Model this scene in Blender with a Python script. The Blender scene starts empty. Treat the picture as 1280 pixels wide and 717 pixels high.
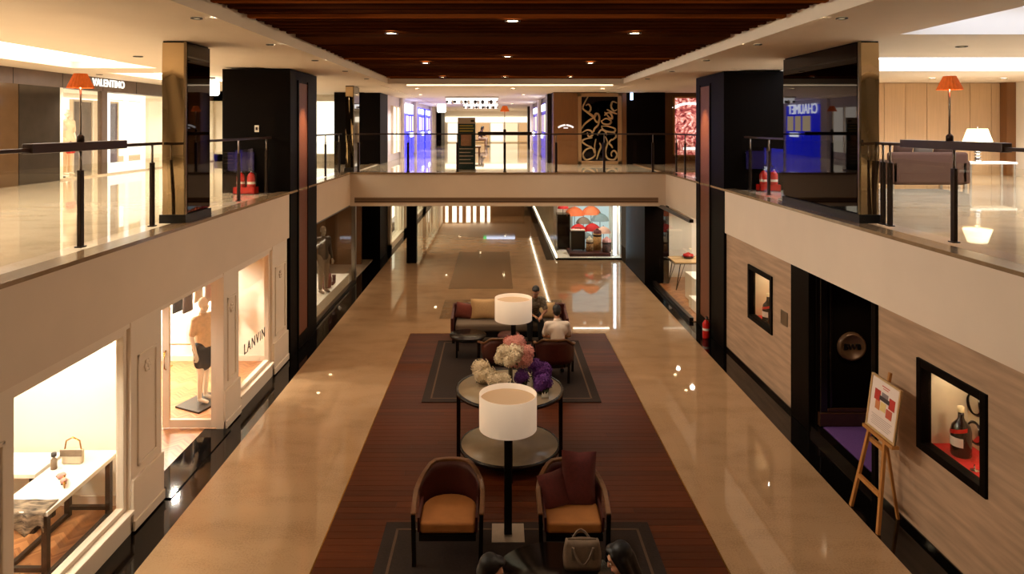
import bpy, bmesh, math, random
from mathutils import Vector, Matrix, Euler
random.seed(7)
PI = math.pi
SC = bpy.context.scene
COL = SC.collection

# ------------------------------------------------------------------ camera
cam_d = bpy.data.cameras.new('camera')
cam = bpy.data.objects.new('camera', cam_d)
COL.objects.link(cam)
cam.location = (0, 0, 4.8)
cam.rotation_euler = (PI / 2, 0, 0)
cam_d.sensor_width = 36
cam_d.lens = 870 / 1280 * 36
cam_d.shift_x = 18 / 1280
cam_d.shift_y = -201.5 / 1280
cam_d.clip_start = 0.05
cam_d.clip_end = 300
SC.camera = cam
# ------------------------------------------------------------------ world and exposure
w = bpy.data.worlds.new('world')
SC.world = w
w.use_nodes = True
w.node_tree.nodes['Background'].inputs[0].default_value = (1.0, 0.74, 0.5, 1)
w.node_tree.nodes['Background'].inputs[1].default_value = 0.06
SC.view_settings.view_transform = 'Standard'
SC.view_settings.look = 'None'
SC.view_settings.gamma = 1
SC.view_settings.use_curve_mapping = False
SC.view_settings.exposure = 0.0
SC.cycles.max_bounces = 8
SC.cycles.diffuse_bounces = 4
SC.cycles.glossy_bounces = 5
SC.cycles.transmission_bounces = 6
SC.cycles.transparent_max_bounces = 16
SC.cycles.caustics_reflective = False
SC.cycles.caustics_refractive = False
SC.cycles.sample_clamp_indirect = 6

WARM = (1.0, 0.71, 0.45)
SOFT = (1.0, 0.88, 0.73)
NEUT = (1.0, 0.93, 0.80)
COOL = (0.82, 0.90, 1.0)

def spot(name, loc, power, color=WARM, angle=80, blend=0.7, radius=0.05, target=None):
    d = bpy.data.lights.new(name, 'SPOT')
    d.energy = power; d.color = color; d.spot_size = math.radians(angle); d.spot_blend = blend
    d.shadow_soft_size = radius
    o = bpy.data.objects.new(name, d); COL.objects.link(o); o.location = loc
    if target is not None:
        o.rotation_euler = (Vector(target) - Vector(loc)).to_track_quat('-Z', 'Y').to_euler()
    return o

def area(name, loc, power, sx, sy, color=NEUT, rot=(0, 0, 0)):
    d = bpy.data.lights.new(name, 'AREA')
    d.energy = power; d.color = color; d.shape = 'RECTANGLE'; d.size = sx; d.size_y = sy
    o = bpy.data.objects.new(name, d); COL.objects.link(o); o.location = loc; o.rotation_euler = rot
    return o

def point(name, loc, power, color=WARM, radius=0.06):
    d = bpy.data.lights.new(name, 'POINT')
    d.energy = power; d.color = color; d.shadow_soft_size = radius
    o = bpy.data.objects.new(name, d); COL.objects.link(o); o.location = loc
    return o

# ------------------------------------------------------------------ materials
def lin(c):
    f = lambda v: (v / 12.92) if v <= 0.04045 else ((v + 0.055) / 1.055) ** 2.4
    return tuple(f(x / 255.0) for x in c[:3]) + (1.0,)

MATS = {}
def mat(name, rgb, rough=0.5, metal=0.0, noise=0.0, scale=8.0, stretch=(1, 1, 1), bump=0.0,
        emit=None, emit_rgb=None, trans=0.0, spec=0.5, coat=0.0, alpha=1.0, sheen=0.0, rgb2=None):
    """Principled material with procedural noise variation in object space."""
    if name in MATS:
        return MATS[name]
    m = bpy.data.materials.new(name); m.use_nodes = True
    nt = m.node_tree; N = nt.nodes; L = nt.links
    b = N['Principled BSDF']
    b.inputs['Roughness'].default_value = rough
    b.inputs['Metallic'].default_value = metal
    b.inputs['Specular IOR Level'].default_value = spec
    b.inputs['Coat Weight'].default_value = coat
    b.inputs['Transmission Weight'].default_value = trans
    b.inputs['Alpha'].default_value = alpha
    b.inputs['Sheen Weight'].default_value = sheen
    c = lin(rgb)
    tc = N.new('ShaderNodeTexCoord'); mp = N.new('ShaderNodeMapping')
    L.new(tc.outputs['Object'], mp.inputs['Vector'])
    mp.inputs['Scale'].default_value = stretch
    nz = N.new('ShaderNodeTexNoise'); nz.inputs['Scale'].default_value = scale
    nz.inputs['Detail'].default_value = 5
    L.new(mp.outputs[0], nz.inputs['Vector'])
    rp = N.new('ShaderNodeValToRGB')
    c2 = lin(rgb2) if rgb2 else tuple(x * (1 - noise) for x in c[:3]) + (1,)
    rp.color_ramp.elements[0].position = 0.3; rp.color_ramp.elements[0].color = c2
    rp.color_ramp.elements[1].position = 0.7; rp.color_ramp.elements[1].color = c
    L.new(nz.outputs['Fac'], rp.inputs['Fac'])
    L.new(rp.outputs['Color'], b.inputs['Base Color'])
    if bump:
        bp = N.new('ShaderNodeBump'); bp.inputs['Strength'].default_value = bump
        bp.inputs['Distance'].default_value = 0.01
        L.new(nz.outputs['Fac'], bp.inputs['Height']); L.new(bp.outputs[0], b.inputs['Normal'])
    if emit is not None:
        b.inputs['Emission Strength'].default_value = emit
        b.inputs['Emission Color'].default_value = lin(emit_rgb or rgb)
    MATS[name] = m
    return m

def glass(name, tint=(255, 255, 255), rough=0.0, refl=1.0):
    """Thin architectural glass: clear with Fresnel reflection."""
    if name in MATS:
        return MATS[name]
    m = bpy.data.materials.new(name); m.use_nodes = True
    nt = m.node_tree; N = nt.nodes; L = nt.links
    N.remove(N['Principled BSDF'])
    out = N['Material Output']
    t = N.new('ShaderNodeBsdfTransparent'); t.inputs[0].default_value = lin(tint)
    g = N.new('ShaderNodeBsdfGlossy'); g.inputs['Roughness'].default_value = rough
    fr = N.new('ShaderNodeFresnel'); ge = N.new('ShaderNodeNewGeometry')
    io = N.new('ShaderNodeMix'); io.data_type = 'FLOAT'; io.inputs['A'].default_value = 1.45; io.inputs['B'].default_value = 1 / 1.45
    L.new(ge.outputs['Backfacing'], io.inputs['Factor']); L.new(io.outputs['Result'], fr.inputs[0])   # same reflection from both sides of a sheet
    mu = N.new('ShaderNodeMath'); mu.operation = 'MULTIPLY'; mu.inputs[1].default_value = refl
    mx = N.new('ShaderNodeMixShader')
    L.new(fr.outputs[0], mu.inputs[0]); L.new(mu.outputs[0], mx.inputs[0])
    L.new(t.outputs[0], mx.inputs[1]); L.new(g.outputs[0], mx.inputs[2]); L.new(mx.outputs[0], out.inputs[0])
    MATS[name] = m
    return m

def emis(name, rgb, strength):
    if name in MATS:
        return MATS[name]
    m = bpy.data.materials.new(name); m.use_nodes = True
    nt = m.node_tree; N = nt.nodes; L = nt.links
    N.remove(N['Principled BSDF'])
    e = N.new('ShaderNodeEmission'); e.inputs[0].default_value = lin(rgb); e.inputs[1].default_value = strength
    L.new(e.outputs[0], N['Material Output'].inputs[0])
    MATS[name] = m
    return m

def marble(name, rgb, rgb2, rough, tile, joint=0.02, vein=1.0, coat=0.0):
    """Polished stone with cloudy veining and very faint slab joints."""
    m = bpy.data.materials.new(name); m.use_nodes = True
    nt = m.node_tree; N = nt.nodes; L = nt.links
    b = N['Principled BSDF']; b.inputs['Roughness'].default_value = rough
    b.inputs['Coat Weight'].default_value = coat; b.inputs['Specular IOR Level'].default_value = 0.75
    tc = N.new('ShaderNodeTexCoord')
    n1 = N.new('ShaderNodeTexNoise'); n1.inputs['Scale'].default_value = 2.0; n1.inputs['Detail'].default_value = 8
    n2 = N.new('ShaderNodeTexNoise'); n2.inputs['Scale'].default_value = 48; n2.inputs['Detail'].default_value = 3
    mp = N.new('ShaderNodeMapping'); mp.inputs['Scale'].default_value = (0.8, 1.3, 1)
    L.new(tc.outputs['Object'], mp.inputs[0]); L.new(mp.outputs[0], n1.inputs['Vector'])
    L.new(tc.outputs['Object'], n2.inputs['Vector'])
    ad = N.new('ShaderNodeMath'); ad.operation = 'MULTIPLY_ADD'; ad.inputs[1].default_value = 0.9
    L.new(n2.outputs['Fac'], ad.inputs[0]); L.new(n1.outputs['Fac'], ad.inputs[2])
    rp = N.new('ShaderNodeValToRGB')
    rp.color_ramp.elements[0].position = 0.60; rp.color_ramp.elements[0].color = lin(rgb2)
    rp.color_ramp.elements[1].position = 1.0; ad.use_clamp = False; rp.color_ramp.elements[1].color = lin(rgb)
    L.new(ad.outputs[0], rp.inputs['Fac'])
    bk = N.new('ShaderNodeTexBrick'); bk.offset = 0
    bk.inputs['Scale'].default_value = 1.0
    bk.inputs['Brick Width'].default_value = tile; bk.inputs['Row Height'].default_value = tile
    bk.inputs['Mortar Size'].default_value = 0.004; bk.inputs['Mortar Smooth'].default_value = 0.5
    bk.inputs['Color1'].default_value = (1, 1, 1, 1); bk.inputs['Color2'].default_value = (0.95, 0.95, 0.95, 1)
    bk.inputs['Mortar'].default_value = (1 - joint * 8,) * 3 + (1,)
    L.new(tc.outputs['Object'], bk.inputs['Vector'])
    mx = N.new('ShaderNodeMix'); mx.data_type = 'RGBA'; mx.blend_type = 'MULTIPLY'
    mx.inputs['Factor'].default_value = 1.0
    L.new(rp.outputs[0], mx.inputs['A']); L.new(bk.outputs['Color'], mx.inputs['B'])
    L.new(mx.outputs['Result'], b.inputs['Base Color'])
    MATS[name] = m
    return m

def herringbone(name):
    m = bpy.data.materials.new(name); m.use_nodes = True
    nt = m.node_tree; N = nt.nodes; L = nt.links
    b = N['Principled BSDF']; b.inputs['Roughness'].default_value = 0.35
    tc = N.new('ShaderNodeTexCoord'); sx = N.new('ShaderNodeSeparateXYZ'); L.new(tc.outputs['Object'], sx.inputs[0])
    pp = N.new('ShaderNodeMath'); pp.operation = 'PINGPONG'; pp.inputs[1].default_value = 0.16
    L.new(sx.outputs[0], pp.inputs[0])
    ad = N.new('ShaderNodeMath'); ad.operation = 'ADD'; L.new(pp.outputs[0], ad.inputs[0]); L.new(sx.outputs[1], ad.inputs[1])
    mu = N.new('ShaderNodeMath'); mu.operation = 'MULTIPLY'; mu.inputs[1].default_value = 24; L.new(ad.outputs[0], mu.inputs[0])
    fl = N.new('ShaderNodeMath'); fl.operation = 'FLOOR'; L.new(mu.outputs[0], fl.inputs[0])
    wn = N.new('ShaderNodeTexWhiteNoise'); wn.noise_dimensions = '1D'; L.new(fl.outputs[0], wn.inputs['W'])
    rp = N.new('ShaderNodeValToRGB')
    rp.color_ramp.elements[0].color = lin((150, 96, 55)); rp.color_ramp.elements[1].color = lin((196, 138, 88))
    L.new(wn.outputs['Value'], rp.inputs[0]); L.new(rp.outputs[0], b.inputs['Base Color'])
    MATS[name] = m
    return m

M = dict(
    marble=marble('marble_tan', (174, 140, 105), (150, 118, 86), 0.03, 0.9, 0.012),
    marble_dark=marble('marble_brown', (132, 104, 74), (112, 86, 60), 0.05, 0.9, 0.012),
    marble_up=marble('marble_cream', (212, 194, 168), (186, 166, 138), 0.03, 1.0, 0.015),
    granite=mat('black_granite', (12, 9, 8), 0.05, noise=0.4, scale=60, spec=0.35),
    fascia=mat('cream_plaster', (222, 202, 180), 0.6, noise=0.04, scale=2, bump=0.02),
    coping=mat('coping_stone', (150, 122, 92), 0.15, noise=0.25, scale=6),
    ceil=mat('ceiling_paint', (240, 226, 206), 0.75, noise=0.03, scale=2),
    darkceil=mat('dark_ceiling_board', (18, 9, 6), 0.8, noise=0.2, scale=5, spec=0.1),
    slat_shaded=mat('shaded_slat_wood', (40, 19, 9), 0.6, noise=0.3, scale=4, stretch=(0.5, 12, 12), spec=0.0),  # darker copy; its tone stands in for shade between lit slat edges
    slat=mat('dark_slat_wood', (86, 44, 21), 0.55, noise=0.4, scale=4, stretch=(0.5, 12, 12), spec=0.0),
    slat_edgelit=mat('edgelit_slat_wood', (156, 84, 34), 0.5, noise=0.3, scale=4, stretch=(0.5, 12, 12), spec=0.0),  # lighter copy of the slat wood, coloured to look edge-lit
    boardp=mat('flat_ceiling_board', (84, 48, 27), 0.5, noise=0.3, scale=3, stretch=(0.6, 8, 8), spec=0.0),
    plank=mat('walnut_plank', (88, 40, 16), 0.38, noise=0.35, scale=5, stretch=(0.6, 14, 6), bump=0.03, spec=0.16),
    plank2=mat('walnut_plank_light', (96, 45, 19), 0.38, noise=0.35, scale=5, stretch=(0.6, 14, 6), bump=0.03, spec=0.16),
    plank3=mat('walnut_plank_dark', (78, 35, 14), 0.38, noise=0.35, scale=5, stretch=(0.6, 14, 6), bump=0.03, spec=0.16),
    blackwood=mat('black_brown_veneer', (13, 7, 4), 0.5, noise=0.35, scale=4, stretch=(10, 10, 0.5), spec=0.05),
    copper=mat('copper_mesh', (122, 66, 36), 0.5, 0.2, noise=0.5, scale=30, stretch=(1, 1, 6), bump=0.2),
    mirror=mat('bronze_mirror', (206, 184, 148), 0.03, 1.0, noise=0.04, scale=1, bump=0.15),
    blackmirror=mat('black_mirror', (38, 35, 42), 0.02, 1.0, noise=0.02, scale=1),
    chrome=mat('chrome', (210, 205, 200), 0.12, 1.0, noise=0.05, scale=10),
    steel=mat('brushed_steel', (150, 140, 128), 0.3, 1.0, noise=0.1, scale=20),
    bronze=mat('dark_bronze', (52, 38, 30), 0.35, 0.6, noise=0.2, scale=20),
    railwood=mat('dark_rail_wood', (52, 30, 20), 0.35, noise=0.3, scale=6, stretch=(8, 1, 8)),
    glass=glass('clear_glass', (252, 252, 248), refl=0.5),
    shopglass=glass('shop_glass', (253, 252, 248), refl=0.5),
    white=mat('white_lacquer', (232, 216, 196), 0.35, noise=0.02, scale=3),
    wallwhite=mat('white_wall', (246, 238, 222), 0.7, noise=0.02, scale=3),
    travertine=mat('travertine', (186, 152, 122), 0.5, noise=0.35, scale=3.0, stretch=(1, 0.45, 5), bump=0.04),
    herring=herringbone('herringbone_wood'),
    orange=mat('orange_shade', (206, 92, 34), 0.8, noise=0.3, scale=10, stretch=(6, 6, 0.3), emit=0.4, emit_rgb=(226, 100, 30)),
    creamshade=mat('cream_shade', (236, 220, 200), 0.8, noise=0.03, scale=30, stretch=(1, 1, 8), emit=0.22, emit_rgb=(255, 226, 196)),  # faint emission stands in for light on the shade; no bulb inside
    litshade=mat('lit_shade', (250, 236, 205), 0.8, noise=0.03, scale=30, emit=2.2, emit_rgb=(255, 226, 170)),
    black=mat('black_metal', (14, 11, 10), 0.35, noise=0.2, scale=20),
    blacklac=mat('black_lacquer', (20, 14, 12), 0.22, noise=0.2, scale=5),
    maroon=mat('maroon_leather', (76, 25, 18), 0.45, noise=0.25, scale=14, bump=0.06),
    maroonf=mat('maroon_fabric', (104, 30, 26), 0.75, noise=0.3, scale=30, sheen=0.3),
    rustf=mat('rust_fabric', (122, 46, 26), 0.8, noise=0.3, scale=30, sheen=0.3),
    tan=mat('tan_suede', (190, 124, 64), 0.7, noise=0.22, scale=5, bump=0.03),
    chairwood=mat('chair_wood', (126, 84, 48), 0.35, noise=0.35, scale=6, stretch=(3, 3, 1)),
    greyf=mat('grey_fabric', (118, 102, 86), 0.85, noise=0.12, scale=60),
    beigef=mat('beige_fabric', (214, 176, 126), 0.85, noise=0.15, scale=50),
    brownf=mat('brown_fabric', (82, 50, 33), 0.85, noise=0.15, scale=50),
    rug=mat('dark_rug', (44, 28, 19), 0.95, noise=0.35, scale=40, bump=0.3),
    rugline=mat('rug_border', (98, 74, 56), 0.95, noise=0.25, scale=60, bump=0.3),
    purplecarpet=mat('purple_carpet', (92, 54, 120), 0.95, noise=0.25, scale=60, bump=0.3),
    tableglass=mat('grey_glass_top', (170, 152, 124), 0.28, noise=0.15, scale=8),
    red=mat('red_enamel', (196, 26, 20), 0.3, noise=0.1, scale=10),
    redcloth=mat('red_cloth', (214, 34, 26), 0.75, noise=0.1, scale=30),
    pine=mat('easel_wood', (186, 124, 60), 0.5, noise=0.3, scale=6, stretch=(6, 6, 0.6)),
    paper=mat('poster_paper', (226, 206, 192), 0.6, noise=0.04, scale=8),
    skin=mat('skin', (206, 150, 116), 0.55, noise=0.08, scale=12),
    hair=mat('black_hair', (18, 13, 12), 0.45, noise=0.4, scale=20, stretch=(8, 8, 1), bump=0.2),
    shirtw=mat('white_shirt', (232, 214, 196), 0.8, noise=0.06, scale=20, bump=0.05),
    shirtg=mat('patterned_shirt', (150, 136, 112), 0.8, noise=0.0, scale=18, rgb2=(70, 62, 54)),
    trousers=mat('dark_trousers', (28, 24, 26), 0.85, noise=0.2, scale=20),
    baseplate=mat('satin_base_plate', (170, 154, 138), 0.45, 0.4, noise=0.1, scale=20),
    champtrim=mat('champagne_trim', (140, 124, 98), 0.25, 1.0, noise=0.1, scale=10),
    gold=mat('brass', (200, 150, 70), 0.25, 1.0, noise=0.1, scale=10),
    veneer=mat('beige_veneer', (206, 172, 132), 0.5, noise=0.14, scale=4, stretch=(14, 14, 0.3)),
    brownpanel=mat('brown_panel', (128, 84, 44), 0.4, noise=0.2, scale=4, stretch=(10, 10, 0.4)),
    header=mat('header_stone', (92, 70, 56), 0.35, noise=0.2, scale=5),
    brownglass=mat('brown_glass_panel', (96, 72, 48), 0.08, noise=0.1, scale=4),
    greyglass=mat('grey_glass_panel', (62, 54, 46), 0.06, noise=0.15, scale=4),
    white_plastic=mat('white_plastic', (230, 226, 214), 0.4, noise=0.02, scale=10),
    mann=mat('white_mannequin', (244, 232, 216), 0.35, noise=0.02, scale=5),
    leaf=mat('green_leaf', (62, 74, 34), 0.6, noise=0.3, scale=20),
    petalw=mat('white_petal', (242, 226, 196), 0.7, noise=0.14, scale=30),
    petalp=mat('pink_petal', (238, 168, 156), 0.7, noise=0.2, scale=30),
    petalv=mat('violet_petal', (108, 46, 140), 0.7, noise=0.35, scale=30),
    bagleather=mat('grey_bag_leather', (138, 116, 96), 0.45, noise=0.25, scale=25, bump=0.1),
)

# ------------------------------------------------------------------ mesh builder
class MB:
    def __init__(s):
        s.v = []; s.f = []; s.sm = []
    def _add(s, vs, fs, smooth=False):
        b = len(s.v); s.v += [tuple(p) for p in vs]
        for f in fs:
            s.f.append(tuple(b + i for i in f)); s.sm.append(smooth)
    def box(s, x0, x1, y0, y1, z0, z1):
        if x0 > x1: x0, x1 = x1, x0
        if y0 > y1: y0, y1 = y1, y0
        if z0 > z1: z0, z1 = z1, z0
        s._add([(x0, y0, z0), (x1, y0, z0), (x1, y1, z0), (x0, y1, z0), (x0, y0, z1), (x1, y0, z1), (x1, y1, z1), (x0, y1, z1)],
               [(3, 2, 1, 0), (4, 5, 6, 7), (0, 1, 5, 4), (1, 2, 6, 5), (2, 3, 7, 6), (3, 0, 4, 7)])
        return s
    def cyl(s, p0, p1, r0, r1=None, n=16, cap=True, smooth=True):
        r1 = r0 if r1 is None else r1
        p0 = Vector(p0); p1 = Vector(p1); d = (p1 - p0)
        if d.length < 1e-9: return s
        q = d.to_track_quat('Z', 'Y'); vs = []
        for p, r in ((p0, r0), (p1, r1)):
            for i in range(n):
                a = 2 * PI * i / n
                vs.append(p + q @ Vector((r * math.cos(a), r * math.sin(a), 0)))
        s._add(vs, [(i, (i + 1) % n, n + (i + 1) % n, n + i) for i in range(n)], smooth)
        if cap:
            b = len(s.v) - 2 * n
            s.f.append(tuple(b + n - 1 - i for i in range(n))); s.sm.append(False)
            s.f.append(tuple(b + n + i for i in range(n))); s.sm.append(False)
        return s
    def lathe(s, prof, n=24, c=(0, 0, 0), smooth=True):
        vs = []; fs = []; k = len(prof)
        for i in range(n):
            a = 2 * PI * i / n
            for r, z in prof:
                vs.append((c[0] + r * math.cos(a), c[1] + r * math.sin(a), c[2] + z))
        for i in range(n):
            j = (i + 1) % n
            for t in range(k - 1):
                fs.append((i * k + t, j * k + t, j * k + t + 1, i * k + t + 1))
        s._add(vs, fs, smooth)
        return s
    def ell(s, c, r, n=16, m=10, rot=None):
        vs = []; fs = []
        for j in range(m + 1):
            t = PI * j / m
            for i in range(n):
                a = 2 * PI * i / n
                p = Vector((r[0] * math.sin(t) * math.cos(a), r[1] * math.sin(t) * math.sin(a), r[2] * math.cos(t)))
                if rot is not None: p = rot @ p
                vs.append(p + Vector(c))
        for j in range(m):
            for i in range(n):
                k = (i + 1) % n
                fs.append((j * n + i, (j + 1) * n + i, (j + 1) * n + k, j * n + k))
        s._add(vs, fs, True)
        return s
    def cap(s, a, b, ra, rb=None, n=12):
        """tapered capsule"""
        rb = ra if rb is None else rb
        s.cyl(a, b, ra, rb, n); s.ell(a, (ra,) * 3, n, 8); s.ell(b, (rb,) * 3, n, 8)
        return s
    def tube(s, pts, r, n=8):
        pts = [Vector(p) for p in pts]; k = len(pts); vs = []; fs = []
        rr = r if isinstance(r, (list, tuple)) else [r] * k
        up = Vector((0, 0, 1))
        for i, p in enumerate(pts):
            d = (pts[min(i + 1, k - 1)] - pts[max(i - 1, 0)]).normalized()
            x = up.cross(d)
            if x.length < 1e-3: x = Vector((1, 0, 0)).cross(d)
            x.normalize(); y = d.cross(x)
            for j in range(n):
                a = 2 * PI * j / n
                vs.append(p + x * rr[i] * math.cos(a) + y * rr[i] * math.sin(a))
        for i in range(k - 1):
            for j in range(n):
                q = (j + 1) % n
                fs.append((i * n + j, i * n + q, (i + 1) * n + q, (i + 1) * n + j))
        fs.append(tuple(range(n))[::-1]); fs.append(tuple((k - 1) * n + j for j in range(n)))
        s._add(vs, fs, True)
        return s
    def ribbon(s, pts, w, t, up=(0, 0, 1)):
        """flat bar of width w (along up) and thickness t swept along pts"""
        pts = [Vector(p) for p in pts]; k = len(pts); vs = []; fs = []; up = Vector(up)
        for i, p in enumerate(pts):
            d = (pts[min(i + 1, k - 1)] - pts[max(i - 1, 0)]).normalized()
            x = d.cross(up).normalized(); u = x.cross(d).normalized()
            for a, b in ((-1, -1), (1, -1), (1, 1), (-1, 1)):
                vs.append(p + x * a * t / 2 + u * b * w / 2)
        for i in range(k - 1):
            for j in range(4):
                q = (j + 1) % 4
                fs.append((i * 4 + j, i * 4 + q, (i + 1) * 4 + q, (i + 1) * 4 + j))
        fs.append((3, 2, 1, 0)); fs.append(tuple((k - 1) * 4 + j for j in range(4)))
        s._add(vs, fs, False)
        return s
    def prism(s, poly, axis, a, b):
        """extrude a 2-D polygon along axis ('x','y','z') from a to b"""
        n = len(poly)
        def P(u, v, t):
            return {'x': (t, u, v), 'y': (u, t, v), 'z': (u, v, t)}[axis]
        vs = [P(u, v, a) for u, v in poly] + [P(u, v, b) for u, v in poly]
        s._add(vs, [tuple(range(n))[::-1], tuple(range(n, 2 * n))] + [(i, (i + 1) % n, n + (i + 1) % n, n + i) for i in range(n)])
        return s
    def pillow(s, c, w, h, t, rot=None, n=10, p=0.45):
        """puffed cushion, width w (x), height h (z), thickness t (y)"""
        vs = []; fs = []
        for side in (-1, 1):
            for j in range(n + 1):
                for i in range(n + 1):
                    u = -1 + 2 * i / n; v = -1 + 2 * j / n
                    e = max(0, (1 - u * u) * (1 - v * v)) ** p
                    k = 1 - 0.06 * (1 - abs(u)) * abs(v) ** 3; l = 1 - 0.06 * (1 - abs(v)) * abs(u) ** 3
                    q = Vector((u * w / 2 * l, side * t / 2 * e, v * h / 2 * k))
                    if rot is not None: q = rot @ q
                    vs.append(q + Vector(c))
        o = (n + 1) ** 2
        for j in range(n):
            for i in range(n):
                a = j * (n + 1) + i
                fs.append((a, a + 1, a + n + 2, a + n + 1)); fs.append((o + a + n + 1, o + a + n + 2, o + a + 1, o + a))
        s._add(vs, fs, True)
        return s
    def rot(s, R, c=(0, 0, 0), start=0):
        c = Vector(c)
        for i in range(start, len(s.v)):
            s.v[i] = tuple(R @ (Vector(s.v[i]) - c) + c)
        return s
    def mesh(s, name, m, off=(0, 0, 0)):
        me = bpy.data.meshes.new(name)
        me.from_pydata([(p[0] - off[0], p[1] - off[1], p[2] - off[2]) for p in s.v], [], s.f)
        me.polygons.foreach_set('use_smooth', s.sm)
        me.materials.append(m); me.update()
        return me
    def build(s, name, m, parent=None, off=None, bevel=0, seg=2):
        """parts: world-coordinate geometry is moved into the parent's frame by off (default: root location)"""
        if off is None:
            off = parent.get('_o', (0, 0, 0)) if parent is not None else (0, 0, 0)
        o = bpy.data.objects.new(name, s.mesh(name, m, off)); COL.objects.link(o)
        if parent is not None:
            o.parent = parent; o['_o'] = list(off)
        if bevel:
            b = o.modifiers.new('bevel', 'BEVEL'); b.width = bevel; b.segments = seg; b.limit_method = 'ANGLE'
        return o

def tag(o, label, cat, group=None):
    o['label'] = label; o['category'] = cat
    if group: o['group'] = group
    return o
def thing(name, label, cat, loc=(0, 0, 0), rz=0.0, group=None, world=True):
    """Empty at a thing's base. world=True: its parts are given in world coordinates."""
    o = bpy.data.objects.new(name, None); COL.objects.link(o)
    o.location = loc; o.rotation_euler = (0, 0, rz); o.empty_display_size = 0.1
    o['_o'] = list(loc) if world else [0, 0, 0]
    return tag(o, label, cat, group)
def solo(mb, name, m, label, cat, loc, group=None, bevel=0, world=True):
    o = mb.build(name, m, None, off=loc if world else (0, 0, 0), bevel=bevel)
    o.location = loc
    return tag(o, label, cat, group)
def struct(mb, name, m, parent=None, bevel=0):
    o = mb.build(name, m, parent, off=(0, 0, 0), bevel=bevel)
    if parent is None: o['kind'] = 'structure'
    return o
def dup(root, loc, rz=None, label=None, group=None):
    r = root.copy(); COL.objects.link(r); r.location = loc
    if rz is not None: r.rotation_euler = (0, 0, rz)
    if label: r['label'] = label
    if group: r['group'] = group
    for ch in list(root.children):
        c = ch.copy(); COL.objects.link(c); c.parent = r
        for g in ch.children:
            d = g.copy(); COL.objects.link(d); d.parent = c
    return r
def text_mesh(name, body, m, size, depth, parent=None, loc=(0, 0, 0), rot=(PI / 2, 0, 0), width=None, align='CENTER', space=1.0):
    cu = bpy.data.curves.new(name, 'FONT'); cu.body = body; cu.size = size; cu.extrude = depth
    cu.align_x = align; cu.align_y = 'CENTER'; cu.space_character = space
    t = bpy.data.objects.new(name + '_tmp', cu); COL.objects.link(t)
    bpy.context.view_layer.update()
    me = bpy.data.meshes.new_from_object(t)
    bpy.data.objects.remove(t); bpy.data.curves.remove(cu)
    me.name = name; me.materials.clear(); me.materials.append(m)
    o = bpy.data.objects.new(name, me); COL.objects.link(o)
    if parent is not None:
        o.parent = parent; off = parent.get('_o', (0, 0, 0)); loc = tuple(loc[i] - off[i] for i in range(3))
    o.location = loc; o.rotation_euler = rot
    if width:
        xs = [v.co.x for v in me.vertices]; k = width / (max(xs) - min(xs)); o.scale = (k, k, 1)
    return o

# ================================================================== SETTING
XL, XR = -4.28, 4.88          # slab edges of the void
YB = 20.2                     # back edge of the void
ZU, ZS, ZC = 3.4, 2.5, 5.97   # upper floor, soffit, ceiling
# ------------------------------------------------------------------ ground floor
fl = struct(MB().box(-3.9, 4.44, -8, 62, -0.2, 0), 'floor', M['marble'])
struct(MB().box(-4.6, -3.9, -8, 62, -0.2, 0).box(4.44, 5.0, -8, 62, -0.2, 0).box(1.74, 2.1, 24.9, 45, -0.01, 0.004), 'granite_border', M['granite'], fl)
# darker stone runners set into the floor beyond the lounge
for (x0, x1, y0, y1) in ((-1.45, 1.75, 17.3, 19.2), (-1.45, 0.45, 20.5, 26.5), (-1.3, 2.0, 30.0, 35.0), (-1.3, 2.0, 37.0, 41.0)):
    struct(MB().box(x0, x1, y0, y1, -0.01, 0.003), 'stone_inset', M['marble_dark'], fl)
# boarded area under the lounge
wx0, wx1 = -2.0, 2.48
bed = struct(MB().box(wx0, wx1, 3.0, 16.06, -0.01, 0.001), 'plank_bed', M['darkceil'], fl)
rows = []
y = 3.6; k = 0
while y < 16.05:
    y1 = min(y + 0.132, 16.06)
    cut = [wx0, wx0 + (0.7 + 1.37 * (k % 3)) % 4.4 + 0.02, wx1] if k % 2 else [wx0, wx0 + 1.1 + 0.5 * (k % 4), wx0 + 2.9 + 0.4 * (k % 4), wx1]
    for a, b in zip(cut[:-1], cut[1:]):
        if b - a > 0.05:
            o = struct(MB().box(a + 0.002, b - 0.002, y + 0.002, y1 - 0.002, 0.0, 0.008), 'plank', random.choice([M['plank'], M['plank'], M['plank2'], M['plank3']]), fl)
    y += 0.132; k += 1
struct(MB().box(wx0 - 0.015, wx0, 3, 16.06, 0, 0.009).box(wx1, wx1 + 0.015, 3, 16.06, 0, 0.009).box(wx0, wx1, 16.06, 16.075, 0, 0.009), 'edge_strip', M['gold'], fl)

# ------------------------------------------------------------------ upper floor slabs with cream fascias
def slab(name, x0, x1, y0, y1, faces):
    o = struct(MB().box(x0, x1, y0, y1, ZS, ZU), name, M['fascia'])
    struct(MB().box(x0, x1, y0, y1, ZU, ZU + 0.02), 'stone_floor', M['marble_up'], o)
    for f in faces:
        c = MB()
        if f == 'L': c.box(x1 - 0.25, x1 + 0.03, y0, y1, ZU + 0.001, ZU + 0.045)
        if f == 'R': c.box(x0 - 0.03, x0 + 0.25, y0, y1, ZU + 0.001, ZU + 0.045)
        if f == 'B': c.box(x0, x1, y0 - 0.03, y0 + 0.25, ZU + 0.001, ZU + 0.045)
        struct(c, 'coping', M['coping'], o)
    return o
slab('floor_upper_left', -16, XL, -8, 62, 'L')
slab('floor_upper_right', XR, 18, -8, 62, 'R')
br = slab('floor_upper_back', XL, XR, YB, 62, 'B')
slab('floor_upper_near', XL, XR, -8, -0.4, '')
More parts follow.
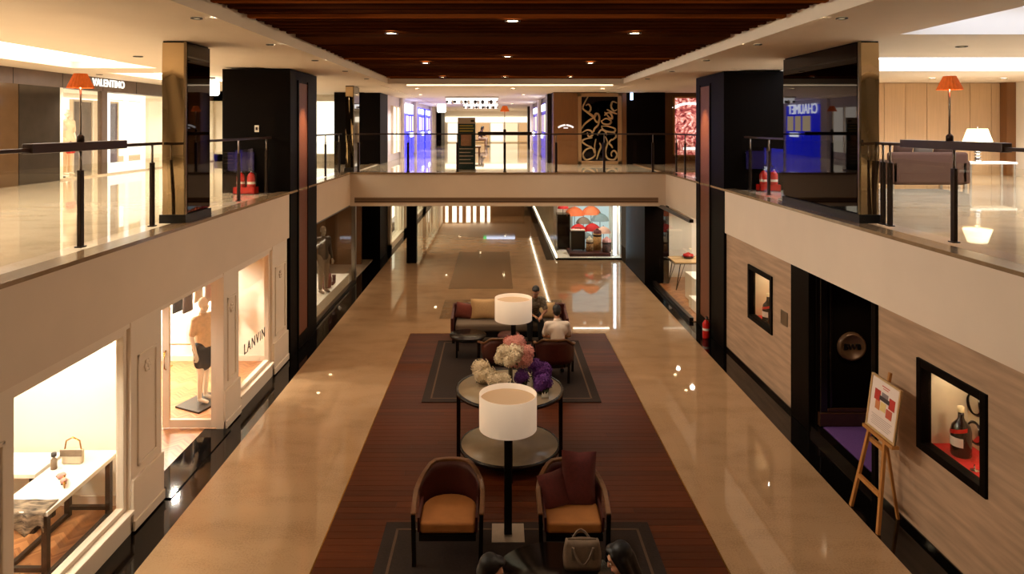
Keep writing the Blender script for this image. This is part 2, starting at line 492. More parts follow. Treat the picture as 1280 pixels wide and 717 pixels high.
# slot diffuser in the bridge fascia
g = MB().box(-4.15, 4.66, YB - 0.012, YB + 0.01, 2.56, 2.72)
struct(g, 'air_slot', mat('slot_brown', (140, 110, 82), 0.5), br)
struct(MB().box(-4.28, 4.88, YB - 0.03, YB, ZS - 0.03, 2.56), 'slot_lip', M['fascia'], br)
for k in range(2):
    struct(MB().box(-4.15, 4.66, YB - 0.02, YB, 2.60 + k * 0.06, 2.615 + k * 0.06), 'slot_blade', M['bronze'], br)

# ------------------------------------------------------------------ ceiling
cx0, cx1, cyb = -3.0, 3.45, 19.05
ce = MB()
# lip around the slatted field
ce.box(-3.42, cx0, -8, cyb + 0.42, 5.95, 6.5).box(cx1, 3.9, -8, cyb + 0.42, 5.95, 6.5).box(cx0, cx1, cyb, cyb + 0.42, 5.95, 6.5)
# second band
ce.box(-4.75, -3.42, -8, 62, 5.98, 6.5).box(3.9, 5.2, -8, 62, 5.98, 6.5).box(-3.42, 3.9, 19.47, 19.75, 5.98, 6.5)
# beyond the light slot
ce.box(-3.42, 3.9, 19.95, 62, 6.0, 6.5)
# left hall, with a luminous recess
ce.box(-7.1, -4.75, -8, 62, 6.0, 6.5).box(-16, -9.8, -8, 62, 6.13, 6.5)
ce.box(-9.8, -7.1, 16.1, 17.6, 6.13, 6.5).box(-9.8, -7.1, 21.0, 62, 6.13, 6.5).box(-9.8, -7.1, -8, 4, 6.13, 6.5)
# right hall, two recesses
ce.box(5.2, 18, 9.16, 12.3, 6.0, 6.5).box(5.2, 18, 15.3, 62, 6.0, 6.5).box(5.2, 18, -8, 3, 6.0, 6.5)
ce.box(5.2, 6.2, 12.3, 15.3, 6.0, 6.5).box(15.5, 18, -8, 16, 6.0, 6.5)
cl = struct(ce, 'ceiling', M['ceil'])
# caps of the recesses
struct(MB().box(-9.8, -7.1, 4, 21.0, 6.35, 6.5).box(5.2, 15.5, 3, 9.16, 6.4, 6.5).box(6.2, 15.5, 12.3, 15.3, 6.3, 6.5).box(cx0, cx1, 19.75, 19.95, 6.2, 6.4).box(-3.42, 3.9, 19.7, 20.0, 6.2, 6.4), 'recess_cap', M['ceil'], cl)
struct(MB().box(-9.7, -7.2, 4.1, 16.0, 6.28, 6.34).box(-9.7, -7.2, 17.7, 20.9, 6.28, 6.34), 'luminous_panel', emis('cove_warm', (255, 240, 218), 6.5), cl)
struct(MB().box(6.3, 15.4, 12.4, 15.2, 6.24, 6.29), 'luminous_panel', emis('cove_cool', (235, 242, 255), 5.0), cl)
struct(MB().box(5.4, 15.4, 8.2, 9.0, 6.34, 6.39), 'luminous_panel', emis('cove_cool2', (215, 228, 255), 4.0), cl)
struct(MB().box(-2.6, 3.3, 19.9, 19.96, 5.945, 5.985), 'luminous_slot', emis('slot_warm', (255, 228, 180), 3.0), cl)
# dark slatted field
struct(MB().box(cx0, cx1, -8, cyb, 6.3, 6.5), 'dark_backing', M['darkceil'], cl)
sx0, sx1 = cx0 + 0.06, cx1 - 0.06
for b in range(4):
    y0 = 19.05 - 4.65 * (b + 1) + 0.1
    struct(MB().box(sx0, sx1, y0 + 0.28, y0 + 1.22, 6.09, 6.14), 'ceiling_board', M['boardp'], cl)
    yy = y0 + 1.32; k = 0
    while yy < y0 + 4.5:
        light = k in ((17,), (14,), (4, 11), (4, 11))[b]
        o = struct(MB().box(sx0, sx1, yy, yy + 0.085, 6.07 if light else (6.085 if k % 2 else 6.10), 6.165), 'slat', M['slat_edgelit'] if light else (M['slat'] if k % 2 else M['slat_shaded']), cl)
        yy += 0.15; k += 1
# recessed downlights of the slatted field
trimm = M['bronze']; lens = emis('downlight_lens', (255, 226, 178), 30.0)
dimlens = emis('recessed_lens', (255, 226, 178), 1.1)
def downlight(x, y, z, power, label, r=0.07, angle=95, color=WARM, group=None, tilt=None, blend=0.8, dim=False):
    t = thing('downlight', label, 'downlight', (x, y, z), group=group)
    MB().lathe([(r * 1.0, 0.0), (r * 1.35, 0.0), (r * 1.35, -0.012), (r * 1.0, -0.012), (r, 0.0)], 20, (x, y, z)).build('trim_ring', trimm, t)
    MB().lathe([(0.001, -0.004), (r, -0.004)], 20, (x, y, z)).build('lens', dimlens if dim else lens, t)
    if power:
        spot('downlight_lamp', (x, y, z - 0.03), power, color, angle, blend, 0.05, tilt)
for (x, y, p) in ((0.18, 8.38, 34), (0.18, 12.7, 140), (-1.45, 14.0, 165), (1.87, 14.0, 165), (-1.42, 18.0, 170), (0.19, 18.0, 150), (1.88, 18.0, 170),
                  (-1.45, 9.5, 100), (1.87, 9.5, 100), (0.18, 4.0, 8), (-1.45, 5.0, 30), (1.87, 5.0, 30), (-1.45, 0.5, 100), (1.87, 0.5, 100)):
    aim = (0.2, 10.25, 1.1) if y == 8.38 else None
    downlight(x, y, 6.066, 130 if aim else p, 'small round downlight recessed in the dark slatted ceiling', angle=30 if aim else 110, group='downlights in the slatted ceiling', tilt=aim)
# twin adjustable spots washing the inner ceiling rim
for side, x in ((-1, -3.2), (1, 3.66)):
    for k, y in enumerate((5.0, 7.4, 9.8, 12.2, 14.6, 17.0)):
        downlight(x, y, 5.945, 480 if side < 0 else 290, 'small adjustable downlight in the cream ceiling rim ' + ('before the dress boutique' if side < 0 else 'before the sofa lounge'), r=0.045, angle=75, color=SOFT if side < 0 else WARM, group='rim downlights ' + ('boutique' if side < 0 else 'lounge') + ' side', tilt=(XR if side < 0 else XL, y + 0.5, 2.6), dim=True)
# hall downlights on both sides and in the far corridor
for (x, y, p) in ((-6.2, 8.0, 220), (-6.2, 12.0, 220), (-6.4, 18.0, 260), (-10.3, 21.5, 200), (-10.3, 18.0, 200), (-6.4, 3.0, 330), (-6.4, -2.5, 330)):  # the nearest ones, out of view, are added to brighten the pier mirrors
    downlight(x, y, 5.995 if x > -8 else 6.125, p, 'downlight in the pale ceiling of the hall with the dress boutique', r=0.06, angle=130, color=SOFT, group='boutique hall downlights', dim=True)
for (x, y, p) in ((11.0, 17.6, 220), (12.8, 17.6, 220), (9.0, 17.5, 200), (7.0, 10.5, 200), (9.5, 10.5, 220), (7.0, 16.5, 100), (8.0, 3.0, 330), (8.0, -2.5, 330)):  # unseen extra lamps outside the view, added for the mirror reflections
    downlight(x, y, 5.995, p, 'downlight in the pale ceiling above the sofa lounge', r=0.06, angle=120, color=SOFT, group='lounge downlights', dim=y < 16)
for (x, y) in ((-2.6, 22.5), (0.5, 22.5), (3.4, 22.5), (-3, 27), (1.0, 27), (-1, 33), (-3, 38), (0.8, 38), (-1, 45), (-3, 50), (1, 50)):
    downlight(x, y, 5.995, 380 if y > 25 else 260, 'downlight in the ceiling of the far corridor', r=0.06, angle=140, color=(1.0, 0.93, 0.9) if y > 25 else SOFT, group='corridor downlights')
# under the bridge at ground level
for (x, y) in ((-2.5, 22), (0.3, 22), (3.2, 22), (-2.5, 28), (0.3, 28), (-2.5, 34), (0.3, 34), (-1, 40), (-2.5, 46), (0.5, 46)):
    downlight(x, y, ZS - 0.005, 80, 'downlight in the low ceiling under the bridge', r=0.06, angle=130, color=WARM, group='downlights under the bridge')

# ------------------------------------------------------------------ outer walls
struct(MB().box(-11.3, -11.05, -8, 17.5, ZU, 6.2).box(-14, -13.8, 17.5, 30, ZU, 6.2), 'wall_left', M['wallwhite'])
struct(MB().box(-16, 18, 61.5, 62, 0, 6.2), 'wall_back', M['wallwhite'])
struct(MB().box(-16, 18, -8.3, -8, 0, 6.2), 'wall_near', M['wallwhite'])
# ------------------------------------------------------------------ dark columns
def column(name, label, x0, x1, y0, y1, z0, z1, strip_x=None, strip_y=(0, 0)):
    t = thing(name, label, 'column', ((x0 + x1) / 2, (y0 + y1) / 2, z0))
    MB().box(x0, x1, y0, y1, z0, z1).build('shaft', M['blackwood'], t, bevel=0.01)
    if strip_x is not None:
        s = 1 if strip_x > (x0 + x1) / 2 else -1
        MB().box(strip_x - 0.004, strip_x + 0.004, strip_y[0], strip_y[1], z0 + 0.3, z1 - 0.25).build('copper_strip', M['copper'], t)
        for yy in strip_y:
            MB().box(strip_x - 0.02, strip_x + 0.02, yy - 0.03, yy + 0.03, z0 + 0.25, z1 - 0.2).build('strip_edge', M['blackwood'], t)
        MB().box(strip_x - 0.02, strip_x + 0.02, strip_y[0] - 0.03, strip_y[1] + 0.03, z0 + 0.02, z0 + 0.3).build('plinth', M['blackwood'], t)
    return t
column('black_column', 'broad black veneered column with a copper strip by the white boutique', -5.66, XL + 0.02, 14.3, 16.4, 0.0, 5.965, XL + 0.02, (14.85, 15.6))
column('black_column', 'broad black veneered column with a copper strip by the travertine wall', XR - 0.02, 6.6, 14.95, 17.05, 0.0, 5.965, XR - 0.02, (15.9, 16.7))
for zz in (4.7,):
    spot('strip_wash', (XL + 0.9, 15.2, 5.9), 520, WARM, 36, 1.0, 0.03, (XL, 15.2, 4.6))
    spot('strip_wash', (XR - 0.9, 16.3, 5.9), 520, WARM, 36, 1.0, 0.03, (XR, 16.3, 4.6))
column('black_column', 'black veneered column rising beyond the bridge near the corridor with the blue shops', -5.85, -4.2, 24.9, 26.6, 0.0, 5.99)
column('black_column', 'black veneered column beyond the bridge beside the scrollwork door', 4.62, 6.0, 24.9, 26.6, ZU, 5.99)
column('black_pier', 'black pier under the bridge between umbrella shop and glass storefront', 4.46, 5.2, 21.1, 24.2, 0, ZS)
column('slim_column', 'slim free-standing black column under the bridge', -3.18, -2.84, 24.3, 24.65, 0, ZS)

# mirror clad piers at the balustrades
def mirror_pier(label, x0, x1, y0, y1, inner):
    t = thing('mirror_pier', label, 'pillar', ((x0 + x1) / 2, (y0 + y1) / 2, ZU + 0.045))
    z0, z1 = ZU + 0.045, 5.975
    MB().box(x0 + 0.02, x1 - 0.02, y0 + 0.02, y1 - 0.02, z0, z1).build('core', M['blackwood'], t)
    # front mirror: gently rippled sheet
    m = MB(); n = 24; xa, xb = x0, x1; vs = []
    for j in range(n + 1):
        z = z0 + 0.12 + (z1 - z0 - 0.14) * j / n
        for i in range(5):
            x = xa + 0.02 + (xb - xa - 0.04) * i / 4
            vs.append((x, y0 + 0.006 * math.sin(j * 0.55) + 0.004 * math.sin(i * 1.9 + j * 0.3), z))
    m._add(vs, [(j * 5 + i, j * 5 + i + 1, (j + 1) * 5 + i + 1, (j + 1) * 5 + i) for j in range(n) for i in range(4)], True)
    m.build('front_mirror', M['mirror'], t)
    xi = x1 if inner > 0 else x0
    MB().box(xi - 0.012, xi + 0.012, y0 + 0.05, y1 - 0.03, z0 + 0.14, z1 - 0.02).build('side_mirror', M['blackmirror'], t)
    MB().box(xi - 0.014, xi + 0.014, y0 - 0.014, y0 + 0.025, z0, z1).build('corner_trim', M['champtrim'], t)
    MB().box(x0 - 0.015, x1 + 0.015, y0 - 0.02, y1 + 0.015, z0, z0 + 0.12).build('foot', M['black'], t)
    return t
mirror_pier('bronze mirror pier in the balustrade facing the dress boutique', -4.68, -4.34, 9.67, 10.5, 1)
mirror_pier('wide black mirror pier in the balustrade facing the sofa lounge', 5.03, 5.32, 9.67, 12.25, -1)
mirror_pier('narrow bronze mirror pier at the bridge corner by the black column', -4.5, -4.24, 20.5, 21.3, 1)

# ================================================================== LEFT: WHITE BOUTIQUE AT GROUND LEVEL
XW = -4.32; XG = -4.42
def pilaster(y0, y1, parent):
    p = MB().box(XW - 0.12, XW, y0, y1, 0.0, ZS)
    p.box(XW, XW + 0.035, y0, y1, 0.02, 0.62).box(XW, XW + 0.05, y0, y1, 0.02, 0.14).build('pilaster', M['white'], parent, off=(0, 0, 0), bevel=0.008)
    a, b = y0 + 0.14, y1 - 0.14
    if b - a > 0.1:
        m = MB()
        for (ya, yb, za, zb) in ((a, a + 0.035, 0.72, 2.05), (b - 0.035, b, 0.72, 2.05), (a, b, 0.72, 0.755), (a, b, 2.015, 2.05)):
            m.box(XW, XW + 0.022, ya, yb, za, zb)
        m.build('panel_moulding', M['white'], parent, off=(0, 0, 0), bevel=0.006)
        r = MB(); c = (a + b) / 2
        for k in range(6):
            an = k * PI / 3
            r.ell((XW + 0.012, c + 0.055 * math.cos(an), 1.86 + 0.055 * math.sin(an)), (0.016, 0.03, 0.03), 8, 6)
        r.ell((XW + 0.016, c, 1.86), (0.022, 0.03, 0.03), 8, 6)
        r.build('rosette', M['white'], parent, off=(0, 0, 0))
wl = struct(MB().box(XW - 0.11, XW - 0.012, 2.0, 14.27, 2.42, ZS), 'wall_left_ground', M['white'])
for (a, b) in ((5.0, 6.22), (8.2, 8.95), (10.98, 11.62), (13.36, 14.28)):
    pilaster(a, b, wl)
struct(MB().box(XW - 0.12, XW, 2.0, 5.0, 0, ZS - 0.001), 'wall_panel', M['white'], wl)
def display_window(n, y0, y1):
    o = struct(MB().box(XW - 0.10, XW - 0.0, y0, y1, 0.0, 0.24), 'window_%d' % n, M['white'])
    struct(MB().box(XW - 0.14, XW + 0.05, y0, y1, 0.24, 0.28), 'window_sill', M['white'], o, bevel=0.006)
    f = MB()
    for (ya, yb, za, zb) in ((y0, y0 + 0.07, 0.28, 2.42), (y1 - 0.07, y1, 0.28, 2.42), (y0 + 0.07, y1 - 0.07, 2.34, 2.42), (y0 + 0.07, y1 - 0.07, 0.28, 0.33)):
        f.box(XG - 0.04, XG + 0.05, ya, yb, za, zb)
    struct(f, 'window_frame', M['white'], o, bevel=0.006)
    struct(MB().box(XG - 0.006, XG + 0.006, y0 + 0.07, y1 - 0.07, 0.33, 2.34), 'pane', M['shopglass'], o)
    return o
w1 = display_window(1, 6.22, 8.2)
w2 = display_window(2, 11.62, 13.36)
tx = text_mesh('lettering', 'LANVIN', M['bronze'], 0.16, 0.004, w2, (XG + 0.02, 12.62, 0.90), (PI / 2, 0, PI / 2), width=1.06, space=1.25)
# shop interior shell
sh = struct(MB().box(-9.2, -9.0, 4.8, 14.3, 0, ZS).box(-9.0, XG - 0.06, 14.2, 14.3, 0, ZS).box(-9.0, XG - 0.06, 4.7, 4.8, 0, ZS), 'wall_shop_ground', M['wallwhite'])
struct(MB().box(-6.75, XG - 0.06, 8.80, 8.92, 0, ZS).box(-6.75, -6.62, 4.8, 8.92, 0, ZS), 'partition', M['wallwhite'], sh)
struct(MB().box(-6.62, XG - 0.06, 8.775, 8.80, 0.01, 0.13).box(-6.62, -6.6, 4.8, 8.8, 0.01, 0.13).box(-9, XG - 0.06, 14.17, 14.2, 0.01, 0.12), 'skirting', M['white'], sh)
struct(MB().box(-9.0, XG + 0.0, 4.8, 14.2, -0.2, 0.012), 'floor_shop', M['herring'])
struct(MB().box(-4.62, -4.2, 8.95, 10.98, -0.1, 0.02), 'threshold', M['granite'], sh)
def fill(pts, power, color=NEUT, angle=150):
    for p_ in pts:
        spot('display_lamp', p_, power, color, angle, 0.5, 0.06)
fill([(x_, y_, ZS - 0.05) for x_ in (-5.0, -6.0) for y_ in (5.8, 7.0, 8.2)], 85)
fill([(x_, y_, ZS - 0.05) for x_ in (-6.3, -7.2) for y_ in (12.6, 13.6)], 300)
fill([(-5.5, 9.7, ZS - 0.05)], 60)  # extra lamp, added to brighten the front of the open door leaf
fill([(x_, y_, ZS - 0.05) for x_ in (-6.6, -8.0) for y_ in (10.0, 11.8, 13.4)], 45)
for (x, y) in ((-4.9, 6.6), (-4.9, 7.6), (-4.9, 12.2), (-4.9, 13.0), (-6.2, 10.0)):
    downlight(x, y, ZS - 0.005, 0, 'downlight in the ceiling of the white boutique', r=0.05, dim=True, group='white boutique downlights')

# doors: two glazed leaves folded into the shop
def glazed_door(n, x0, x1, y, z0=0.03, z1=2.4):
    f = MB(); t = 0.11
    f.box(x0 + t, x1 - t, y - 0.024, y + 0.024, z0, z0 + 0.13).box(x0 + t, x1 - t, y - 0.024, y + 0.024, z1 - t, z1)
    f.box(x0, x0 + t, y - 0.025, y + 0.025, z0, z1).box(x1 - t, x1, y - 0.025, y + 0.025, z0, z1)
    o = struct(f, 'door_%d' % n, M['white'], bevel=0.006)
    struct(MB().box(x0 + t, x1 - t, y - 0.005, y + 0.005, z0 + 0.13, z1 - t), 'pane', M['shopglass'], o)
    h = MB().tube([(x0 + 0.06, y - 0.03, 0.95), (x0 + 0.06, y - 0.075, 0.98), (x0 + 0.06, y - 0.075, 1.22), (x0 + 0.06, y - 0.03, 1.25)], 0.012)
    struct(h, 'door_handle', M['gold'], o)
    return o
glazed_door(1, -5.30, -4.42, 11.02)
d2 = glazed_door(2, -5.30, -4.42, 9.0)

# display table with its dark frame
def display_table(label, x0, x1, y0, y1, z, th=0.05):
    t = thing('display_table', label, 'table', ((x0 + x1) / 2, (y0 + y1) / 2, 0.012))
    MB().box(x0, x1, y0, y1, z - th, z).build('table_top', M['wallwhite'], t, bevel=0.004)
    for x in (x0 + 0.05, x1 - 0.05):
        for y in (y0 + 0.05, y1 - 0.16):
            MB().box(x - 0.03, x + 0.03, y - 0.03, y + 0.03, 0.012, z - th).build('leg', M['bronze'], t)
    for x in (x0 + 0.05, x1 - 0.05):
        MB().box(x - 0.025, x + 0.025, y0 + 0.08, y1 - 0.19, 0.015, 0.06).build('floor_rail', M['bronze'], t)
    for y in (y0 + 0.05, y1 - 0.16):
        MB().box(x0 + 0.08, x1 - 0.08, y - 0.025, y + 0.025, 0.10, 0.145).build('stretcher', M['bronze'], t)
    return t
display_table('long white display table on a dark steel frame behind the boutique window', -5.32, -4.72, 7.3, 8.7, 0.75)
display_table('second white display table with dark frame set across the end of the long one', -6.55, -5.42, 8.15, 8.7, 0.72)
# goods on the table
def pump(x, y, z, rz, label):
    t = thing('pump_shoe', label, 'shoe', (x, y, z), rz, 'shoes on the display table', world=False)
    s = MB(); pts = [(-0.10, 0, 0.085), (-0.05, 0, 0.07), (0.0, 0, 0.035), (0.06, 0, 0.02), (0.12, 0, 0.015)]
    s.tube(pts, [0.022, 0.03, 0.03, 0.034, 0.012], 10); s.build('upper', M['petalp'], t)
    MB().cyl((-0.10, 0, 0.0), (-0.098, 0, 0.08), 0.006, 0.014, 8).build('heel', M['gold'], t)
    MB().box(0.0, 0.12, -0.028, 0.028, 0.0, 0.008).build('sole', M['bronze'], t)
    return t
pump(-5.0, 7.98, 0.75, 2.4, 'pale pink high heeled pump lying behind another on the white display table')
pump(-4.90, 7.86, 0.75, 2.2, 'pale pink high heeled pump in front of its pair on the white display table')
t = thing('handbag', 'small clear handbag with black flap on the white display table', 'handbag', (-5.1, 8.35, 0.75))
MB().box(-5.22, -4.98, 8.32, 8.40, 0.75, 0.92).build('body', M['petalw'], t, bevel=0.02)
MB().box(-5.23, -4.97, 8.31, 8.325, 0.85, 0.93).build('flap', M['bagleather'], t, bevel=0.005)
MB().tube([(-5.20, 8.36, 0.91), (-5.18, 8.36, 1.02), (-5.1, 8.36, 1.06), (-5.02, 8.36, 1.02), (-5.0, 8.36, 0.91)], 0.009).build('strap', M['gold'], t)
t = thing('perfume_bottle', 'dark stoppered bottle beside the clear handbag', 'bottle', (-5.24, 8.22, 0.75))
MB().lathe([(0.001, 0), (0.035, 0), (0.035, 0.11), (0.014, 0.13), (0.014, 0.15)], 16, (-5.24, 8.22, 0.75)).build('bottle', M['bagleather'], t)
MB().lathe([(0.001, 0.19), (0.03, 0.19), (0.03, 0.15), (0.001, 0.15)], 16, (-5.24, 8.22, 0.75)).build('stopper', M['black'], t)
# draped striped scarf over the near table corner
zeb = mat('striped_feather', (150, 130, 108), 0.9, noise=0.0, scale=7, stretch=(1, 3, 6), rgb2=(22, 16, 12), bump=0.2)
dm = MB(); vs = []; nx, ny = 14, 12
for j in range(ny + 1):
    for i in range(nx + 1):
        u = i / nx; v = j / ny
        x = -5.32 + 0.58 * u
        if v < 0.45: yy = 7.32 + 0.20 * (0.45 - v) / 0.45 ; zz = 0.758 + 0.004 * math.sin(i)
        else: yy = 7.285 - 0.02 * math.sin(i * 1.4); zz = 0.755 - (v - 0.45) / 0.55 * (0.20 + 0.06 * math.sin(i * 0.9))
        vs.append((x, yy, zz))
dm._add(vs, [(j * (nx + 1) + i, j * (nx + 1) + i + 1, (j + 1) * (nx + 1) + i + 1, (j + 1) * (nx + 1) + i) for j in range(ny) for i in range(nx)], True)
o = solo(dm, 'striped_scarf', zeb, 'black and cream striped scarf draped over the end of the white display table', 'scarf', (-5.1, 7.3, 0.55))
o.modifiers.new('thick', 'SOLIDIFY').thickness = 0.008

# clothes rail with garments
t = thing('clothes_rail', 'thin clothes rail on slim posts at the back of the white boutique', 'clothes rail', (-5.9, 13.7, 0.012))
for x in (-6.5, -5.2):
    MB().cyl((x, 13.7, 0.012), (x, 13.7, 1.95), 0.014, n=10).build('post', M['gold'], t)
    MB().box(x - 0.015, x + 0.015, 13.5, 13.9, 0.012, 0.03).build('foot', M['gold'], t)
MB().cyl((-6.5, 13.7, 1.94), (-5.2, 13.7, 1.94), 0.012, n=10).build('rail', M['gold'], t)
MB().cyl((-6.5, 13.7, 0.5), (-5.2, 13.7, 0.5), 0.012, n=10).build('lower_rail', M['gold'], t)
gcols = [('black dress hanging at the end of the clothes rail', (30, 24, 24)), ('dark brown jacket hanging next to the black dress', (66, 48, 40)),
         ('cream blouse hanging in the middle of the clothes rail', (226, 206, 180)), ('pale grey blouse hanging on the clothes rail', (196, 188, 176)), ('rose cardigan hanging on the clothes rail', (190, 130, 110))]
for k, (lb, c) in enumerate(gcols):
    x = -6.3 + 0.2 * k; ln = 0.75 if k < 2 else 0.55
    t = thing('garment', lb, 'clothes', (x, 13.7, 1.93 - ln), group='garments on the boutique rail')
    gm = MB(); prof = [(0.03, 0), (0.19, -0.08), (0.17, -0.3), (0.2, -ln)]
    vs = []
    for (hw, dz) in prof:
        for a in range(10):
            an = 2 * PI * a / 10
            vs.append((x + (0.05 + 0.02 * math.sin(3 * an)) * math.cos(an), 13.7 + hw * math.sin(an), 1.90 + dz))
    gm._add(vs, [(j * 10 + i, j * 10 + (i + 1) % 10, (j + 1) * 10 + (i + 1) % 10, (j + 1) * 10 + i) for j in range(3) for i in range(10)], True)
    gm.build('cloth', mat('garment_%d' % k, c, 0.85, noise=0.15, scale=15), t)
    MB().tube([(x, 13.7, 1.90), (x, 13.7, 1.955), (x, 13.715, 1.965), (x, 13.725, 1.95)], 0.005, 6).build('hanger', M['gold'], t)

# ================================================================== FIGURES
def figure(name, label, cat, loc, rz, pose, mats, group=None, extra=None, voxel=0.009, H=1.72, female=False):
    """pose: dict of joints in the local frame (facing -Y); body is one remeshed surface, clothes and hair are children"""
    t = thing(name, label, cat, loc, rz, group, world=False)
    P = {k: Vector(v) for k, v in pose.items()}
    b = MB()
    def limb(m, a, c, ra, rb): m.cap(P[a], P[c], ra, rb, 12)
    hd = P['head']; fw = Vector(pose.get('look', (0, -1, 0))).normalized(); up = Vector(pose.get('headup', (0, 0, 1))).normalized()
    rt = up.cross(fw).normalized(); up = fw.cross(rt).normalized()
    R = Matrix((rt, -fw, up)).transposed()          # local x right, y back, z up
    def hp(x, y, z): return hd + R @ Vector((x, y, z))
    # head
    b.ell(hd + R @ Vector((0, 0.012, 0.025)), (0.074, 0.094, 0.100), 20, 14, R)
    b.ell(hp(0, -0.030, -0.055), (0.054, 0.058, 0.062), 16, 10, R)
    b.ell(hp(0, -0.062, -0.098), (0.022, 0.020, 0.018), 10, 8, R)
    b.cap(hp(0, -0.085, 0.02), hp(0, -0.105, -0.022), 0.010, 0.014, 8)
    b.ell(hp(0, -0.080, -0.062), (0.024, 0.012, 0.010), 10, 6, R)
    b.ell(hp(0, -0.078, 0.035), (0.05, 0.016, 0.012), 10, 6, R)
    for s in (-1, 1):
        b.ell(hp(0.076 * s, 0.012, -0.010), (0.010, 0.022, 0.032), 8, 8, R)
    limb(b, 'neck', 'headbase', 0.054, 0.050)
    # torso
    limb(b, 'hips', 'waist', 0.135, 0.115); limb(b, 'waist', 'chest', 0.115, 0.125); limb(b, 'chest', 'neck', 0.105, 0.06)
    cw = (P['shR'] - P['shL'])
    b.cap(P['shL'], P['shR'], 0.06, 0.06); b.cap(P['chest'] + cw * 0.22, P['chest'] - cw * 0.22, 0.105, 0.105)
    b.cap(P['hipL'], P['hipR'], 0.10, 0.10)
    for s in 'LR':
        limb(b, 'sh' + s, 'el' + s, 0.052, 0.041); limb(b, 'el' + s, 'wr' + s, 0.040, 0.027)
        limb(b, 'hip' + s, 'kn' + s, 0.088, 0.056); limb(b, 'kn' + s, 'an' + s, 0.055, 0.037)
        # foot
        an = P['an' + s]; fd = Vector(pose.get('foot' + s, (0, -1, 0))).normalized()
        b.cap(an + Vector((0, 0, -0.045)), an + fd * 0.16 + Vector((0, 0, -0.06)), 0.036, 0.028, 10)
        # hand: palm, four unequal fingers with a bend, thumb from the side of the palm
        wr = P['wr' + s]; d = (wr - P['el' + s]).normalized(); d = Vector(pose.get('hand' + s, d)).normalized()
        sd = d.cross(Vector((0, 0, 1)))
        if sd.length < 0.2: sd = Vector((1, 0, 0))
        sd.normalize(); nm = sd.cross(d).normalized()
        if nm.z > 0: nm = -nm
        for q in (-0.027, -0.009, 0.009, 0.027):
            b.cap(wr + d * 0.02 + sd * q * 0.7, wr + d * 0.085 + sd * q, 0.015, 0.012, 8)
        for q, ln in ((-0.031, 0.062), (-0.011, 0.074), (0.011, 0.070), (0.031, 0.054)):
            k0 = wr + d * 0.088 + sd * q; k1 = k0 + d * ln * 0.5 + nm * 0.010 + sd * q * 0.1; k2 = k1 + d * ln * 0.38 + nm * 0.028
            b.cap(k0, k1, 0.0095, 0.009, 8); b.cap(k1, k2, 0.009, 0.0075, 8)
        ts = 1 if s == 'L' else -1
        k0 = wr + d * 0.035 + sd * 0.03 * ts; k1 = k0 + d * 0.035 + sd * 0.025 * ts + nm * 0.01; k2 = k1 + d * 0.032 + sd * 0.006 * ts + nm * 0.012
        b.cap(k0, k1, 0.013, 0.011, 8); b.cap(k1, k2, 0.011, 0.009, 8)
    def remesh(o, vx, it=3):
        r = o.modifiers.new('remesh', 'REMESH'); r.mode = 'VOXEL'; r.voxel_size = vx; r.use_smooth_shade = True
        sm = o.modifiers.new('smooth', 'SMOOTH'); sm.factor = 0.5; sm.iterations = it
        return o
    remesh(b.build('body', mats['skin'], t), voxel)
    if mats.get('shirt'):
        c = MB()
        c.cap(P['hips'] + Vector((0, 0, 0.02)), P['waist'], 0.15, 0.135, 16); c.cap(P['waist'], P['chest'], 0.135, 0.142, 16)
        c.cap(P['chest'], P['neck'] - (P['neck'] - P['chest']) * 0.12, 0.122, 0.072, 16)
        c.cap(P['chest'] + cw * 0.24, P['chest'] - cw * 0.24, 0.122, 0.122); c.cap(P['shL'], P['shR'], 0.075, 0.075)
        for s in 'LR':
            el = P['el' + s]; sh_ = P['sh' + s]
            if mats.get('sleeve', 'short') == 'short': c.cap(sh_, sh_ + (el - sh_) * 0.75, 0.070, 0.064)
            else: c.cap(sh_, el, 0.068, 0.056); c.cap(el, el + (P['wr' + s] - el) * 0.88, 0.056, 0.042)
        remesh(c.build('shirt', mats['shirt'], t), 0.014)
        cc = MB(); q = (P['headbase'] - P['neck']).normalized().to_track_quat('Z', 'Y').to_matrix()
        n0 = len(cc.v); cc.lathe([(0.064, -0.035), (0.070, 0.0), (0.064, 0.03), (0.056, 0.03), (0.058, -0.035)], 18)
        cc.rot(q); cc.v = [tuple(Vector(v) + P['neck'] + (P['headbase'] - P['neck']) * 0.12) for v in cc.v]
        cc.build('collar', mats['shirt'], t)
    if mats.get('trousers'):
        c = MB(); c.cap(P['hipL'], P['hipR'], 0.122, 0.122, 16); c.cap(P['hips'], P['hips'] + (P['waist'] - P['hips']) * 0.3, 0.142, 0.135, 16)
        for s in 'LR':
            kk = P['kn' + s] if mats.get('skirt') is None else P['hip' + s] + (P['kn' + s] - P['hip' + s]) * mats['skirt']
            c.cap(P['hip' + s], kk, 0.106, 0.074 if mats.get('skirt') is None else 0.10, 14)
        if mats.get('skirt') is not None:
            k2 = (P['hipL'] + P['hipR']) / 2 + ((P['knL'] + P['knR']) / 2 - (P['hipL'] + P['hipR']) / 2) * mats['skirt']
            c.cap(P['hips'], k2, 0.15, 0.155, 14)
        for s in 'LR':
            if mats.get('skirt') is None: c.cap(P['kn' + s], P['an' + s] + (P['kn' + s] - P['an' + s]) * 0.08, 0.073, 0.056, 14)
        remesh(c.build('skirt' if mats.get('skirt') else 'trousers', mats['trousers'], t), 0.016)
    if mats.get('shoes'):
        for s in 'LR':
            an = P['an' + s]; fd = Vector(pose.get('foot' + s, (0, -1, 0))).normalized(); c = MB()
            c.cap(an + Vector((0, 0, -0.048)) - fd * 0.02, an + fd * 0.17 + Vector((0, 0, -0.062)), 0.044, 0.034, 12)
            remesh(c.build('shoe', mats['shoes'], t), 0.012)
